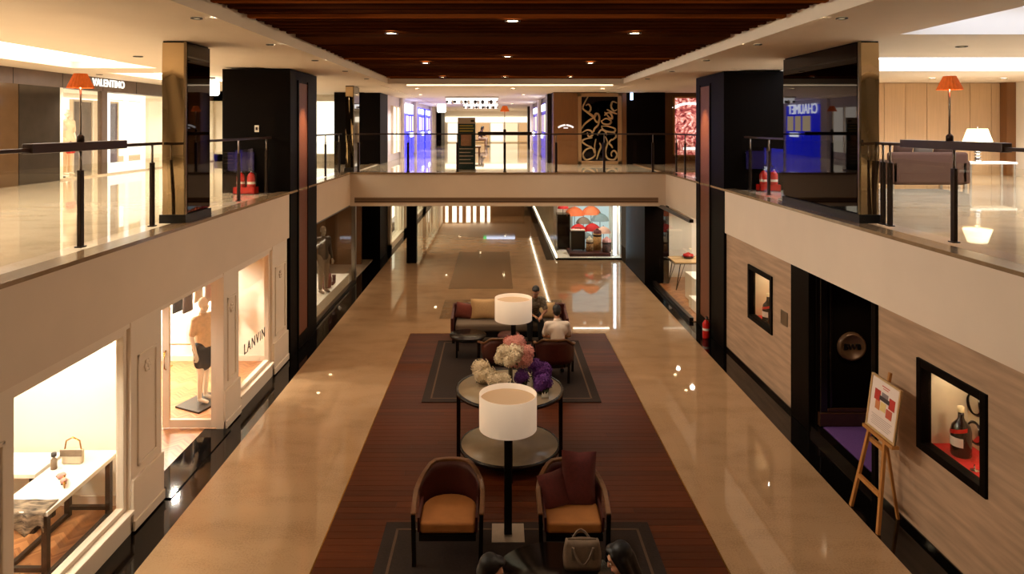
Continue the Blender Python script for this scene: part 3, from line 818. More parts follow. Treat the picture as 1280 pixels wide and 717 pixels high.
    if mats.get('hair'):
        c = MB()
        c.ell(hp(0, 0.030, 0.052), (0.083, 0.092, 0.090), 20, 14, R)
        c.ell(hp(0, 0.058, 0.0), (0.074, 0.062, 0.085), 16, 10, R)
        c.ell(hp(0, -0.035, 0.102), (0.064, 0.052, 0.030), 14, 8, R)
        if mats.get('hairlen', 0) > 0:
            L_ = mats['hairlen']
            for s in (-1, 1):
                c.cap(hp(0.066 * s, 0.03, 0.02), hp(0.078 * s, 0.045, -L_), 0.036, 0.030, 10)
                c.cap(hp(0.060 * s, -0.045, 0.075), hp(0.080 * s, -0.01, -0.05), 0.024, 0.024, 10)
            c.cap(hp(0, 0.075, 0.0), hp(0, 0.085, -L_), 0.06, 0.055, 12)
        remesh(c.build('hair', mats['hair'], t), 0.010, 2)
    if mats.get('eyes', True):
        for s in (-1, 1):
            e = MB().ell(hp(0.031 * s, -0.083, 0.008), (0.013, 0.007, 0.007), 10, 8, R).build('eye', mat('eye_white', (226, 214, 200), 0.2), t)
            MB().ell(hp(0.031 * s, -0.089, 0.008), (0.006, 0.004, 0.006), 8, 6, R).build('iris', M['black'], e)
            MB().ell(hp(0.031 * s, -0.090, 0.032), (0.019, 0.006, 0.004), 8, 6, R).build('eyebrow', M['hair'], t)
        MB().ell(hp(0, -0.091, -0.060), (0.022, 0.006, 0.007), 10, 6, R).build('lips', mat('lips', (176, 92, 80), 0.5), t)
    if extra: extra(t, P, hp)
    return t

def seated(lean=0.12, seat=0.44, knee=0.46, reach=None, look=(0, -1, -0.1), spread=0.12):
    z = seat + 0.10
    p = dict(hips=(0, 0, z), waist=(0, -lean * 0.3, z + 0.18), chest=(0, -lean * 0.8, z + 0.36), neck=(0, -lean * 1.1, z + 0.50),
             headbase=(0, -lean * 1.25 - 0.01, z + 0.57), head=(0, -lean * 1.4 - 0.03, z + 0.655), look=look,
             shL=(-0.175, -lean * 0.9, z + 0.44), shR=(0.175, -lean * 0.9, z + 0.44),
             hipL=(-0.09, 0, z), hipR=(0.09, 0, z), knL=(-spread, -0.43, z - 0.02), knR=(spread, -0.43, z - 0.02),
             anL=(-spread, -0.42, 0.10), anR=(spread, -0.42, 0.10))
    r = reach or (0.0, -0.34, z + 0.16)
    p['elL'] = (-0.24, -lean - 0.06, z + 0.22); p['elR'] = (0.24, -lean - 0.06, z + 0.22)
    p['wrL'] = (-0.10 + r[0], r[1], r[2]); p['wrR'] = (0.10 + r[0], r[1], r[2])
    return p
def standing(h=1.75, arm=0.0):
    k = h / 1.75
    p = dict(hips=(0, 0, 0.93), waist=(0, 0, 1.12), chest=(0, 0.01, 1.30), neck=(0, 0.01, 1.46), headbase=(0, 0, 1.535), head=(0, -0.01, 1.63), look=(0, -1, 0),
             shL=(-0.165, 0.01, 1.40), shR=(0.165, 0.01, 1.40), elL=(-0.22, 0.04, 1.12), elR=(0.22, 0.04, 1.12), wrL=(-0.23, -0.05, 0.88), wrR=(0.23, -0.05, 0.88),
             hipL=(-0.085, 0, 0.92), hipR=(0.085, 0, 0.92), knL=(-0.09, -0.03, 0.50), knR=(0.10, 0.02, 0.50), anL=(-0.08, 0.0, 0.10), anR=(0.11, 0.05, 0.10))
    return {a: (v if a == 'look' else tuple(x * k for x in v)) for a, v in p.items()}

# boutique mannequin behind the open door
def _base(t, P, hp):
    MB().prism([(-0.42, -0.28), (0.42, -0.28), (0.34, 0.28), (-0.34, 0.28)], 'z', 0.0, 0.03).build('base_plate', M['black'], t)
p = standing(1.80); p = {k: ((v[0], v[1], v[2] + 0.02) if k != 'look' else v) for k, v in p.items()}
figure('mannequin', 'white mannequin in a black skirt behind the open glazed boutique door', 'mannequin', (-5.10, 12.05, 0.012), 1.25, p,
       dict(skin=M['mann'], shirt=mat('pale_top', (226, 190, 150), 0.8, noise=0.15, scale=20), trousers=mat('black_skirt', (26, 22, 26), 0.8), skirt=0.6, shoes=None, eyes=False), extra=_base)

# ================================================================== LEFT GROUND: GLASS STOREFRONT BEYOND THE COLUMN
ws = struct(MB().box(-8.5, -8.35, 16.4, 24.9, 0, ZS).box(-8.4, -4.7, 24.0, 24.1, 0, ZS).box(-8.4, -5.6, 16.4, 16.5, 0, ZS), 'wall_storefront_left', M['brownpanel'])
struct(MB().box(-8.4, -4.46, 16.4, 24.9, -0.2, 0.02), 'floor_store', M['marble_up'])
wn = struct(MB().box(-4.46, -4.40, 16.4, 21.5, 2.40, ZS).box(-4.46, -4.36, 16.4, 21.5, 0.0, 0.06), 'window_3', M['bronze'])
for (a, b) in ((16.4, 18.2), (18.2, 19.85), (19.85, 21.4)):
    struct(MB().box(-4.436, -4.424, a + 0.01, b - 0.01, 0.06, 2.40), 'pane', M['shopglass'], wn)
struct(MB().box(-4.48, -4.36, 21.35, 21.5, 0, ZS), 'mullion', M['steel'], wn)
pl = solo(MB().box(-6.4, -4.52, 16.7, 21.2, 0.02, 0.30), 'display_platform', M['wallwhite'], 'low white display platform under the silver mannequin', 'platform', (-5.5, 18.9, 0.02), bevel=0.01)
silver = mat('silver_mannequin', (196, 184, 168), 0.3, 0.6, noise=0.1, scale=10)
p = standing(1.80)
figure('mannequin', 'silver mannequin in a dark suit on the white platform behind glass', 'mannequin', (-4.70, 18.75, 0.30), 0.75, p,
       dict(skin=silver, shirt=mat('dark_suit', (88, 76, 66), 0.7, noise=0.25, scale=25), sleeve='long', trousers=mat('suit_trousers', (150, 132, 112), 0.7, noise=0.15, scale=25), shoes=M['bagleather'], eyes=False))
# brown leather bag slumped at the mannequin's feet
t = thing('leather_bag', 'tan leather tote slumped beside the silver mannequin', 'bag', (-4.72, 19.25, 0.30))
MB().pillow((-4.72, 19.25, 0.50), 0.30, 0.42, 0.22, Matrix.Rotation(1.0, 3, 'Z')).build('body', M['rustf'], t)
MB().tube([(-4.78, 19.15, 0.68), (-4.76, 19.18, 0.84), (-4.72, 19.25, 0.88), (-4.68, 19.32, 0.84), (-4.66, 19.35, 0.68)], 0.012).build('handle', M['rustf'], t)
t = thing('leather_shoe', 'brown leather boot standing near the tan tote', 'shoe', (-4.66, 19.75, 0.30))
MB().cap((-4.66, 19.82, 0.36), (-4.66, 19.62, 0.34), 0.05, 0.04).build('upper', M['maroon'], t)
MB().cyl((-4.66, 19.82, 0.36), (-4.66, 19.83, 0.55), 0.05, 0.055).build('shaft', M['maroon'], t)
t = thing('shelf_unit', 'dark shelf unit against the back of the glass storefront', 'shelf', (-8.1, 20.5, 0.02))
MB().box(-8.34, -8.3, 18.0, 23.0, 0.02, 2.3).build('back_panel', M['bronze'], t)
for z in (0.5, 1.0, 1.5, 2.0):
    MB().box(-8.3, -7.95, 18.0, 23.0, z, z + 0.03).build('shelf_board', M['steel'], t)
for y in (18.0, 20.5, 22.97):
    MB().box(-8.3, -7.95, y, y + 0.03, 0.02, 2.3).build('upright', M['bronze'], t)
for k in range(12):
    yy = 18.25 + 0.4 * k; z = (0.53, 1.03, 1.53)[k % 3]
    solo(MB().box(-8.25, -8.0, yy, yy + 0.22, z, z + 0.2), 'folded_clothes', (M['greyf'], M['beigef'], M['brownf'], M['greyf'])[(k // 3) % 4],
         'pile of %s folded knitwear on the %s board of the storefront shelf unit' % (('grey', 'beige', 'brown', 'grey')[(k // 3) % 4], ('lowest', 'second', 'third')[k % 3]), 'clothes', (-8.12, yy + 0.11, z), 'folded knitwear', bevel=0.03)
for (x, y) in ((-4.9, 17.5), (-4.9, 19.0), (-4.9, 20.4), (-6.5, 18.5), (-6.5, 20.5)):
    downlight(x, y, ZS - 0.005, 110, 'downlight over the display platform of the glass storefront', r=0.05, angle=70, color=SOFT, group='glass storefront downlights')
fill([(-6.6, y_, ZS - 0.05) for y_ in (17.6, 19.4, 21.2)], 40, SOFT)

# far ground-level shops along the passage
wf = struct(MB().box(-4.5, -4.1, 26.6, 27.0, 0, ZS).box(-4.5, -4.1, 30.4, 32.0, 0, ZS).box(-4.5, -4.1, 38.0, 40.0, 0, ZS).box(-4.5, -4.1, 48, 61.5, 0, ZS).box(-4.5, -4.1, 26.6, 61.5, 2.35, ZS).box(-4.5, -4.1, 26.6, 61.5, 0, 0.25), 'wall_left_far', M['wallwhite'])
for k, (a, b) in enumerate(((27.0, 30.4), (32.0, 38.0), (40.0, 48.0))):
    o = struct(MB().box(-4.25, -4.23, a, b, 0.25, 2.35), 'window_%d' % (4 + k), M['shopglass'])
    n = int((b - a) / 1.7)
    for j in range(n + 1):
        struct(MB().box(-4.29, -4.19, a + (b - a) * j / n - 0.04, a + (b - a) * j / n + 0.04, 0.25, 2.35), 'mullion', M['white'], o)
    struct(MB().box(-5.3, -5.2, a, b, 0.25, 2.35), 'lit_back_panel', emis('lit_shop_%d' % k, (255, 246, 214), 2.6), o)
o = struct(MB().box(-4.1, 2.0, 52.0, 52.2, 0, ZS), 'wall_far_end', M['brownpanel'])
for k in range(7):
    x = -3.9 + 0.52 * k
    struct(MB().box(x, x + 0.22 + 0.1 * (k % 2), 51.9, 52.0, 0.1, 2.4), 'lit_panel', emis('lit_far_panel', (255, 238, 206), 4.0), o)

# ================================================================== RIGHT: TRAVERTINE WALL AT GROUND LEVEL
XT = 4.92
n1, n2, dr = (12.44, 13.63), (6.98, 8.14), (9.03, 11.57)
wr_ = MB()
T = 0.12
wr_.box(XT, XT + T, 2.0, n2[0], 0, ZS).box(XT, XT + T, n2[1], dr[0], 0, ZS).box(XT, XT + T, dr[1], n1[0], 0, ZS).box(XT, XT + T, n1[1], 14.97, 0, ZS)
for (a, b) in (n1, n2):
    wr_.box(XT, XT + T, a, b, 0, 1.05).box(XT, XT + T, a, b, 2.1, ZS)
wr = struct(wr_, 'wall_right', M['travertine'])
struct(MB().box(XT - 0.02, XT, 2.0, dr[0], 0, 0.07).box(XT - 0.02, XT, dr[1], 14.95, 0, 0.07), 'baseboard_right', M['granite'])
cream_pad = mat('cream_padding', (236, 212, 172), 0.8, noise=0.12, scale=5, bump=0.3)
def niche(n, a, b):
    o = struct(MB().box(XT + 0.58, XT + 0.62, a - 0.05, b + 0.05, 1.0, 2.15), 'window_%d' % n, cream_pad)
    struct(MB().box(XT + T, XT + 0.6, a - 0.05, a, 1.0, 2.15).box(XT + T, XT + 0.6, b, b + 0.05, 1.0, 2.15).box(XT + T, XT + 0.6, a, b, 2.1, 2.15), 'niche_lining', cream_pad, o)
    struct(MB().box(XT + 0.02, XT + 0.6, a, b, 1.0, 1.09), 'red_shelf', M['redcloth'], o)
    f = MB(); w_ = 0.09
    for (ya, yb, za, zb) in ((a, a + w_, 1.05, 2.1), (b - w_, b, 1.05, 2.1), (a + w_, b - w_, 1.05, 1.05 + w_), (a + w_, b - w_, 2.1 - w_, 2.1)):
        f.box(XT - 0.03, XT + 0.10, ya, yb, za, zb)
    struct(f, 'window_frame', M['blackwood'], o, bevel=0.008)
    struct(MB().box(XT + 0.02, XT + 0.03, a + w_, b - w_, 1.05 + w_, 2.1 - w_), 'pane', M['shopglass'], o)
    fill([(XT + 0.33, a + 0.3, 2.07), (XT + 0.33, b - 0.3, 2.07)], 9, SOFT)
    return o
niche(7, *n1); niche(8, *n2)
def bottle(label, x, y, z, s=1.0):
    t = thing('liquor_bottle', label, 'bottle', (x, y, z))
    dk = mat('dark_bottle', (30, 14, 10), 0.1, noise=0.2, scale=6)
    MB().lathe([(0.001, 0), (0.095 * s, 0), (0.105 * s, 0.02 * s), (0.105 * s, 0.27 * s), (0.09 * s, 0.34 * s), (0.04 * s, 0.40 * s), (0.03 * s, 0.43 * s), (0.03 * s, 0.50 * s), (0.001, 0.50 * s)], 24, (x, y, z)).build('glass', dk, t)
    MB().lathe([(0.034 * s, 0.49 * s), (0.036 * s, 0.55 * s), (0.001, 0.56 * s)], 16, (x, y, z)).build('cap', mat('cream_cap', (226, 200, 150), 0.4), t)
    lb = MB(); r = 0.1065 * s; vs = []
    for i in range(9):
        a = PI * 0.62 + PI * 0.76 * i / 8
        vs += [(x + r * math.cos(a), y + r * math.sin(a), z + 0.12 * s), (x + r * math.cos(a), y + r * math.sin(a), z + 0.22 * s)]
    lb._add(vs, [(2 * i, 2 * i + 2, 2 * i + 3, 2 * i + 1) for i in range(8)], True); lb.build('label', M['paper'], t)
    lb = MB(); vs = []
    for i in range(13):
        a = PI * 0.5 + PI * 1.0 * i / 12; q = z + (0.20 + 0.10 * i / 12) * s; r = 0.108 * s
        vs += [(x + r * math.cos(a), y + r * math.sin(a), q), (x + r * math.cos(a), y + r * math.sin(a), q + 0.045 * s)]
    lb._add(vs, [(2 * i, 2 * i + 2, 2 * i + 3, 2 * i + 1) for i in range(12)], True); lb.build('sash', M['red'], t)
    return t
bottle('large dark bottle with a red sash in the display niche beside the easel', 5.22, 7.84, 1.09, 1.0)
bottle('large dark bottle in the display niche by the brass plate', 5.10, 13.12, 1.09, 1.0)
def snifter(label, x, y, z):
    t = thing('brandy_glass', label, 'glass', (x, y, z), group='glasses in the niche')
    MB().lathe([(0.001, 0.004), (0.045, 0.0), (0.045, 0.004), (0.008, 0.01), (0.006, 0.06)], 16, (x, y, z)).build('foot', M['chrome'], t)
    MB().lathe([(0.006, 0.06), (0.04, 0.08), (0.05, 0.12), (0.034, 0.17), (0.032, 0.17), (0.047, 0.12), (0.03, 0.09)], 16, (x, y, z)).build('bowl', M['glass'], t)
snifter('small stemmed glass beside the dark bottle on the red shelf', 5.14, 7.50, 1.09)
snifter('small stemmed glass beside the dark bottle on the red shelf', 5.26, 7.42, 1.09)
for k, z in enumerate((1.27, 1.60)):
    t = thing('round_mirror', 'round chrome disc on the back of the niche, ' + ('lower of two' if k == 0 else 'upper of two'), 'mirror', (5.49, 8.0, z - 0.13))
    for nm_, pf_, m_ in (('disc', [(0.10, 0), (0.12, 0.012), (0.10, 0.024), (0.001, 0.03)], M['chrome']), ('rim', [(0.12, 0), (0.135, 0.01), (0.12, 0.03)], M['bronze'])):
        m = MB(); m.lathe(pf_, 24); m.rot(Matrix.Rotation(-PI / 2, 3, 'Y')); m.v = [tuple(Vector(v) + Vector((XT + 0.578, 8.0, z))) for v in m.v]
        m.build(nm_, m_, t)
solo(MB().box(XT - 0.012, XT, 11.8, 12.08, 1.38, 1.62), 'wall_plate', M['steel'], 'small square steel plate on the travertine beside the dark doorway', 'plaque', (XT, 11.94, 1.38), bevel=0.004)

# dark recessed entrance
rc = struct(MB().box(6.9, 7.0, dr[0], dr[1], 0, ZS).box(XT + 0.02, 7.0, dr[0] - 0.1, dr[0], 0.0, ZS).box(6.05, 7.0, 10.9, dr[1], 0, ZS).box(XT + 0.03, 6.05, 11.0, dr[1], 0, ZS), 'wall_recess', M['blackwood'])
struct(MB().box(XT - 0.04, XT + 0.08, 10.92, dr[1] + 0.02, 0, ZS).box(XT - 0.04, XT + 0.08, dr[0] - 0.04, dr[0] + 0.06, 0, ZS), 'door_casing', M['blackwood'], rc, bevel=0.008)
struct(MB().box(XT - 0.02, 6.9, dr[0] + 0.0, 11.0, -0.05, 0.115), 'step', M['granite'], rc)
struct(MB().box(XT + 0.14, 6.9, dr[0] + 0.02, 10.98, 0.115, 0.13), 'carpet', M['purplecarpet'], rc)
dd = struct(MB().box(4.99, 6.04, 10.88, 10.98, 0.13, 2.48), 'door_3', M['blackwood'])
struct(MB().box(5.03, 5.14, 10.84, 10.88, 0.13, 2.48).box(5.18, 5.22, 10.85, 10.88, 0.3, 2.48).box(5.92, 6.03, 10.84, 10.88, 0.13, 2.48).box(5.82, 5.86, 10.85, 10.88, 0.3, 2.48), 'stile_moulding', M['blacklac'], dd, bevel=0.01)
struct(MB().box(5.0, 6.04, 10.80, 10.88, 0.13, 0.34).box(5.14, 5.92, 10.83, 10.88, 0.34, 0.40), 'kick_moulding', mat('dark_brown_lacquer', (62, 36, 22), 0.22, noise=0.2, scale=6), dd, bevel=0.012)
md = MB(); md.lathe([(0.001, 0.03), (0.165, 0.03), (0.172, 0.05), (0.205, 0.05), (0.215, 0.03), (0.225, 0.0)], 32); md.rot(Matrix.Rotation(PI / 2, 3, 'X')); md.v = [tuple(Vector(v) + Vector((5.52, 10.86, 1.36))) for v in md.v]
struct(md, 'medallion', mat('bronze_medallion', (92, 66, 44), 0.35, 0.3), dd)
text_mesh('lettering', 'BWB', M['black'], 0.17, 0.012, dd, (5.52, 10.82, 1.36), (PI / 2, 0, 0), width=0.26)
spot('door_light', (5.6, 9.8, 2.46), 30, WARM, 90, 0.6, 0.04, (5.5, 10.6, 0.8))
downlight(5.55, 9.85, ZS - 0.004, 0, 'downlight in the ceiling of the dark doorway', r=0.05)

# easel with framed notice
t = thing('easel', 'light wooden easel standing on the black floor border by the doorway', 'easel', (4.62, 8.45, 0))
xf = lambda z: 4.47 + 0.24 * (z / 1.75)
for (yb, yt) in ((8.80, 8.52), (8.18, 8.36)):
    MB().ribbon([(xf(0), yb, 0), (xf(1.12), yb + (yt - yb) * 0.64, 1.12)], 0.045, 0.035, up=(0, 1, 0)).build('front_leg', M['pine'], t)
MB().ribbon([(4.89, 8.50, 0), (xf(1.30) + 0.02, 8.46, 1.30)], 0.035, 0.03, up=(0, 1, 0)).build('rear_leg', M['pine'], t)
MB().ribbon([(xf(1.0) + 0.02, 8.45, 1.0), (xf(1.82) + 0.02, 8.40, 1.82)], 0.04, 0.03, up=(0, 1, 0)).build('mast', M['pine'], t)
MB().box(xf(0.42) - 0.02, xf(0.42) + 0.02, 8.24, 8.72, 0.40, 0.45).build('crossbar', M['pine'], t)
MB().box(xf(1.05) - 0.055, xf(1.05) + 0.03, 8.05, 8.70, 1.05, 1.09).build('ledge', M['pine'], t)
MB().box(xf(0.95) - 0.02, xf(0.95) + 0.02, 8.3, 8.58, 0.92, 0.97).build('upper_crossbar', M['pine'], t)
b0 = Vector((xf(1.1) - 0.03, 0, 1.095)); b1 = Vector((xf(1.72) - 0.03, 0, 1.735)); ax = (b1 - b0).normalized(); nrm = Vector((-ax.z, 0, ax.x))
def onboard(u0, u1, v0, v1, d0, d1):
    """slab on the leaning board: u along +Y from 8.05 to 8.67, v up the slope, d out of the face"""
    m = MB(); L_ = (b1 - b0).length; vs = []
    for d in (d0, d1):
        for (u, v) in ((u0, v0), (u1, v0), (u1, v1), (u0, v1)):
            q = b0 + ax * (v * L_) + nrm * d; vs.append((q.x, 8.67 - u * 0.62, q.z))
    m._add(vs, [(0, 1, 2, 3), (7, 6, 5, 4), (0, 4, 5, 1), (1, 5, 6, 2), (2, 6, 7, 3), (3, 7, 4, 0)])
    return m
nt_ = thing('framed_notice', 'framed notice with a red photograph resting on the easel', 'poster', (4.62, 8.36, 1.09))
onboard(0, 1, 0, 1, -0.012, 0.0).build('board', M['paper'], nt_)
fr = MB()
for a in ((0, 0.035, 0, 1), (0.965, 1, 0, 1), (0.035, 0.965, 0, 0.035), (0.035, 0.965, 0.965, 1)):
    q = onboard(*a, -0.015, 0.014); fr._add(q.v, q.f)
fr.build('frame', mat('pale_gold_frame', (206, 170, 120), 0.4, 0.3), nt_)
def pr(u0, u1, v0, v1, rgb, d=0.002):
    onboard(u0, u1, v0, v1, 0.0005, d).build('print', mat('ink_%d_%d_%d' % rgb, rgb, 0.6), nt_)
pr(0.16, 0.36, 0.56, 0.76, (176, 44, 32)); pr(0.66, 0.86, 0.54, 0.74, (176, 44, 32)); pr(0.34, 0.68, 0.60, 0.68, (66, 52, 50), 0.003); pr(0.40, 0.62, 0.68, 0.76, (126, 112, 112))
pr(0.22, 0.38, 0.40, 0.56, (196, 120, 70)); pr(0.40, 0.58, 0.42, 0.58, (220, 190, 120), 0.003); pr(0.60, 0.80, 0.36, 0.52, (186, 84, 60)); pr(0.38, 0.64, 0.86, 0.88, (196, 90, 80)); pr(0.42, 0.60, 0.82, 0.84, (206, 120, 104))
for k in range(6):
    pr(0.14 + 0.03 * (k % 2), 0.84 - 0.04 * (k % 3), 0.28 - 0.035 * k, 0.288 - 0.035 * k, (158, 138, 128))

# ================================================================== RIGHT GROUND: GLASS STOREFRONT BEYOND THE COLUMN
struct(MB().box(8.4, 8.5, 17.0, 22.75, 0, ZS), 'wall_storefront_right', M['wallwhite'])
struct(MB().box(5.24, 8.4, 22.0, 22.15, 0, ZS), 'wall_storefront_right_end', M['wallwhite'])
struct(MB().box(6.62, 8.4, 17.0, 17.1, 0, ZS), 'wall_storefront_right_near', M['wallwhite'])
struct(MB().box(4.76, 8.4, 17.05, 22.0, -0.2, 0.02), 'floor_store_right', M['herring'])
wn = struct(MB().box(4.70, 4.80, 17.05, 22.0, 0, 0.10).box(4.70, 4.80, 17.05, 22.0, 2.42, ZS), 'window_9', M['bronze'])
for (a, b) in ((17.05, 18.75), (18.75, 20.4), (20.4, 21.8)):
    struct(MB().box(4.745, 4.757, a + 0.008, b - 0.008, 0.10, 2.42), 'pane', M['shopglass'], wn)
struct(MB().box(4.66, 4.84, 21.8, 22.0, 0, ZS), 'mullion', M['white'], wn)
fill([(x_, y_, ZS - 0.05) for x_ in (5.4, 6.8) for y_ in (17.8, 19.3, 20.8)], 50, NEUT)
for (x, y) in ((5.2, 18.0), (5.2, 19.2), (5.2, 20.4), (6.2, 19.0), (6.2, 20.5)):
    downlight(x, y, ZS - 0.004, 0, 'downlight in the ceiling of the cream accessories store', r=0.05, group='accessories store downlights')
solo(MB().box(5.05, 6.6, 17.15, 18.4, 0.02, 0.32), 'display_platform', M['wallwhite'], 'low white display platform at the window of the accessories store', 'platform', (5.8, 17.8, 0.02), bevel=0.01)
solo(MB().box(5.25, 6.9, 18.5, 19.5, 0.02, 0.72), 'display_plinth', M['wallwhite'], 'tall white display plinth behind the low platform in the accessories store', 'plinth', (6.0, 19.0, 0.02), bevel=0.01)
t = thing('trestle_table', 'wooden topped table on splayed black legs in the accessories store', 'table', (5.75, 20.7, 0.02))
MB().box(5.15, 6.5, 20.2, 21.2, 0.80, 0.84).build('table_top', M['beigef'], t, bevel=0.005)
MB().box(5.12, 6.53, 20.17, 21.23, 0.785, 0.80).build('edge', M['black'], t)
for x in (5.2, 6.45):
    for y in (20.25, 21.15):
        MB().cyl((x + (0.12 if x < 6 else -0.12), y, 0.79), (x, y, 0.02), 0.016, n=8).build('leg', M['black'], t)
        MB().cyl((x + (0.25 if x < 6 else -0.25), y, 0.79), (x, y, 0.02), 0.01, n=8).build('brace', M['black'], t)
t = thing('red_bowl', 'red flower shaped dish on the splayed leg table', 'dish', (5.7, 20.8, 0.84))
MB().lathe([(0.001, 0.02), (0.12, 0.02), (0.19, 0.06)], 20, (5.7, 20.8, 0.84)).build('tray', M['black'], t)
fl_ = MB()
for k in range(7):
    a = 2 * PI * k / 7; fl_.ell((5.7 + 0.09 * math.cos(a), 20.8 + 0.09 * math.sin(a), 0.93), (0.07, 0.07, 0.05), 10, 8)
fl_.ell((5.7, 20.8, 0.96), (0.07, 0.07, 0.06), 10, 8).build('petals', M['red'], t)
t = thing('red_ornament', 'red flower ornament on the tall white plinth', 'ornament', (6.15, 18.95, 0.72))
fl_ = MB()
for k in range(6):
    a = 2 * PI * k / 6; fl_.ell((6.15 + 0.12 * math.cos(a), 18.95 + 0.10 * math.sin(a), 0.80), (0.09, 0.08, 0.06), 10, 8)
fl_.build('petals', M['red'], t)
MB().ell((6.15, 18.95, 0.90), (0.09, 0.09, 0.07), 10, 8).build('centre', M['maroonf'], t)
for k, (x, c, lb) in enumerate(((5.62, (70, 84, 150), 'small blue boxed scent on the tall white plinth'), (5.74, (236, 230, 222), 'small white boxed scent beside the blue one on the tall plinth'))):
    t = thing('scent_box', lb, 'box', (x, 18.75, 0.72))
    MB().box(x - 0.045, x + 0.045, 18.71, 18.79, 0.72, 0.90).build('carton', mat('carton_%d' % k, c, 0.4), t, bevel=0.004)
    MB().box(x - 0.02, x + 0.02, 18.73, 18.77, 0.90, 0.95).build('stopper', M['chrome'], t)
solo(MB().box(5.5, 5.75, 17.6, 17.8, 0.32, 0.34), 'paper_tray', M['beigef'], 'flat beige tray on the low white platform', 'tray', (5.62, 17.7, 0.32))
def extinguisher(label, x, y, z, h=0.46, group=None):
    t = thing('fire_extinguisher', label, 'extinguisher', (x, y, z), group=group)
    r = h * 0.165
    MB().lathe([(0.001, 0), (r * 0.95, 0), (r, 0.02), (r, h * 0.66), (r * 0.6, h * 0.78), (r * 0.3, h * 0.82), (0.001, h * 0.82)], 20, (x, y, z)).build('cylinder', M['red'], t)
    MB().cyl((x, y, z + h * 0.81), (x, y, z + h * 0.9), r * 0.25, n=10).build('valve', M['chrome'], t)
    MB().box(x - 0.015, x + 0.015, y - h * 0.22, y + h * 0.05, z + h * 0.89, z + h * 0.93).box(x - 0.012, x + 0.012, y - h * 0.2, y, z + h * 0.95, z + h).build('lever', M['black'], t)
    MB().tube([(x, y + 0.02, z + h * 0.86), (x + r * 1.1, y, z + h * 0.8), (x + r * 1.2, y, z + h * 0.4), (x + r * 1.1, y, z + h * 0.2)], 0.012, 8).build('hose', M['black'], t)
    MB().lathe([(r * 1.01, h * 0.36), (r * 1.01, h * 0.46)], 20, (x, y, z)).build('label_band', M['white_plastic'], t)
    return t
extinguisher('red fire extinguisher on the floor at the foot of the black column', 4.72, 15.75, 0.0, 0.5)

# ================================================================== UMBRELLA AND LUGGAGE SHOP UNDER THE BRIDGE
kx0, kx1, ky = 2.1, 4.44, 24.9
ks = struct(MB().box(kx1 - 0.05, kx1, ky + 0.1, 32, 0, ZS), 'wall_kiosk', M['wallwhite'])
struct(MB().box(kx0 + 0.1, kx1 - 0.05, 27.4, 27.5, 0, ZS), 'wall_kiosk_back', M['wallwhite'])
struct(MB().box(kx0, kx1, ky, 45, -0.05, 0.08), 'floor_kiosk', M['wallwhite'])
struct(MB().box(kx0 - 0.01, kx1, ky - 0.012, ky + 0.01, 0, 0.07).box(kx0 - 0.012, kx0 + 0.01, ky, 45, 0, 0.07), 'kiosk_kick', M['granite'], ks)
kw = struct(MB().box(kx0 + 0.02, kx0 + 0.05, ky, 45, 2.42, ZS).box(kx0, kx1, ky + 0.02, ky + 0.06, 2.46, ZS), 'window_10', M['bronze'])
struct(MB().box(kx0 + 0.06, kx1 - 0.35, ky + 0.03, ky + 0.042, 0.08, 2.46), 'pane', M['shopglass'], kw)
for k in range(6):
    a = ky + 0.06 + 3.3 * k
    struct(MB().box(kx0 + 0.03, kx0 + 0.042, a, a + 3.24, 0.08, 2.42), 'pane', M['shopglass'], kw)
struct(MB().box(kx0 - 0.005, kx0 + 0.03, ky, 45, 0.07, 0.10), 'light_strip', emis('kiosk_strip', (255, 236, 200), 5.0), kw)
struct(MB().box(kx0 - 0.005, kx0 + 0.02, ky, 45, 2.43, 2.48).box(2.7, 4.0, ky + 0.0, ky + 0.02, 2.42, 2.46), 'light_strip', emis('kiosk_strip_top', (255, 240, 210), 9.0), kw)
struct(MB().box(4.16, 4.25, ky + 0.02, ky + 0.12, 0.16, 2.46), 'light_tube', emis('kiosk_tube', (225, 245, 255), 4.5), kw)
solo(MB().box(kx0 + 0.5, 4.08, ky + 0.2, 26.2, 0.08, 0.20), 'display_step', M['maroon'], 'low maroon display step under the luggage in the umbrella shop', 'platform', (3.3, 25.7, 0.08), bevel=0.01)
dark_unit = thing('display_cabinet', 'tall dark display cabinet behind the suitcase in the umbrella shop', 'cabinet', (2.55, 26.2, 0.08))
MB().box(2.25, 2.30, 26.3, 26.9, 0.08, 1.45).build('side', M['blacklac'], dark_unit); MB().box(2.25, 2.74, 26.86, 26.9, 0.08, 1.45).build('back', M['blacklac'], dark_unit)
MB().box(2.69, 2.74, 26.3, 26.9, 0.08, 1.45).build('side', M['blacklac'], dark_unit)
for z in (0.55, 1.0, 1.42):
    MB().box(2.30, 2.69, 26.3, 26.86, z, z + 0.03).build('shelf_board', M['blacklac'], dark_unit)
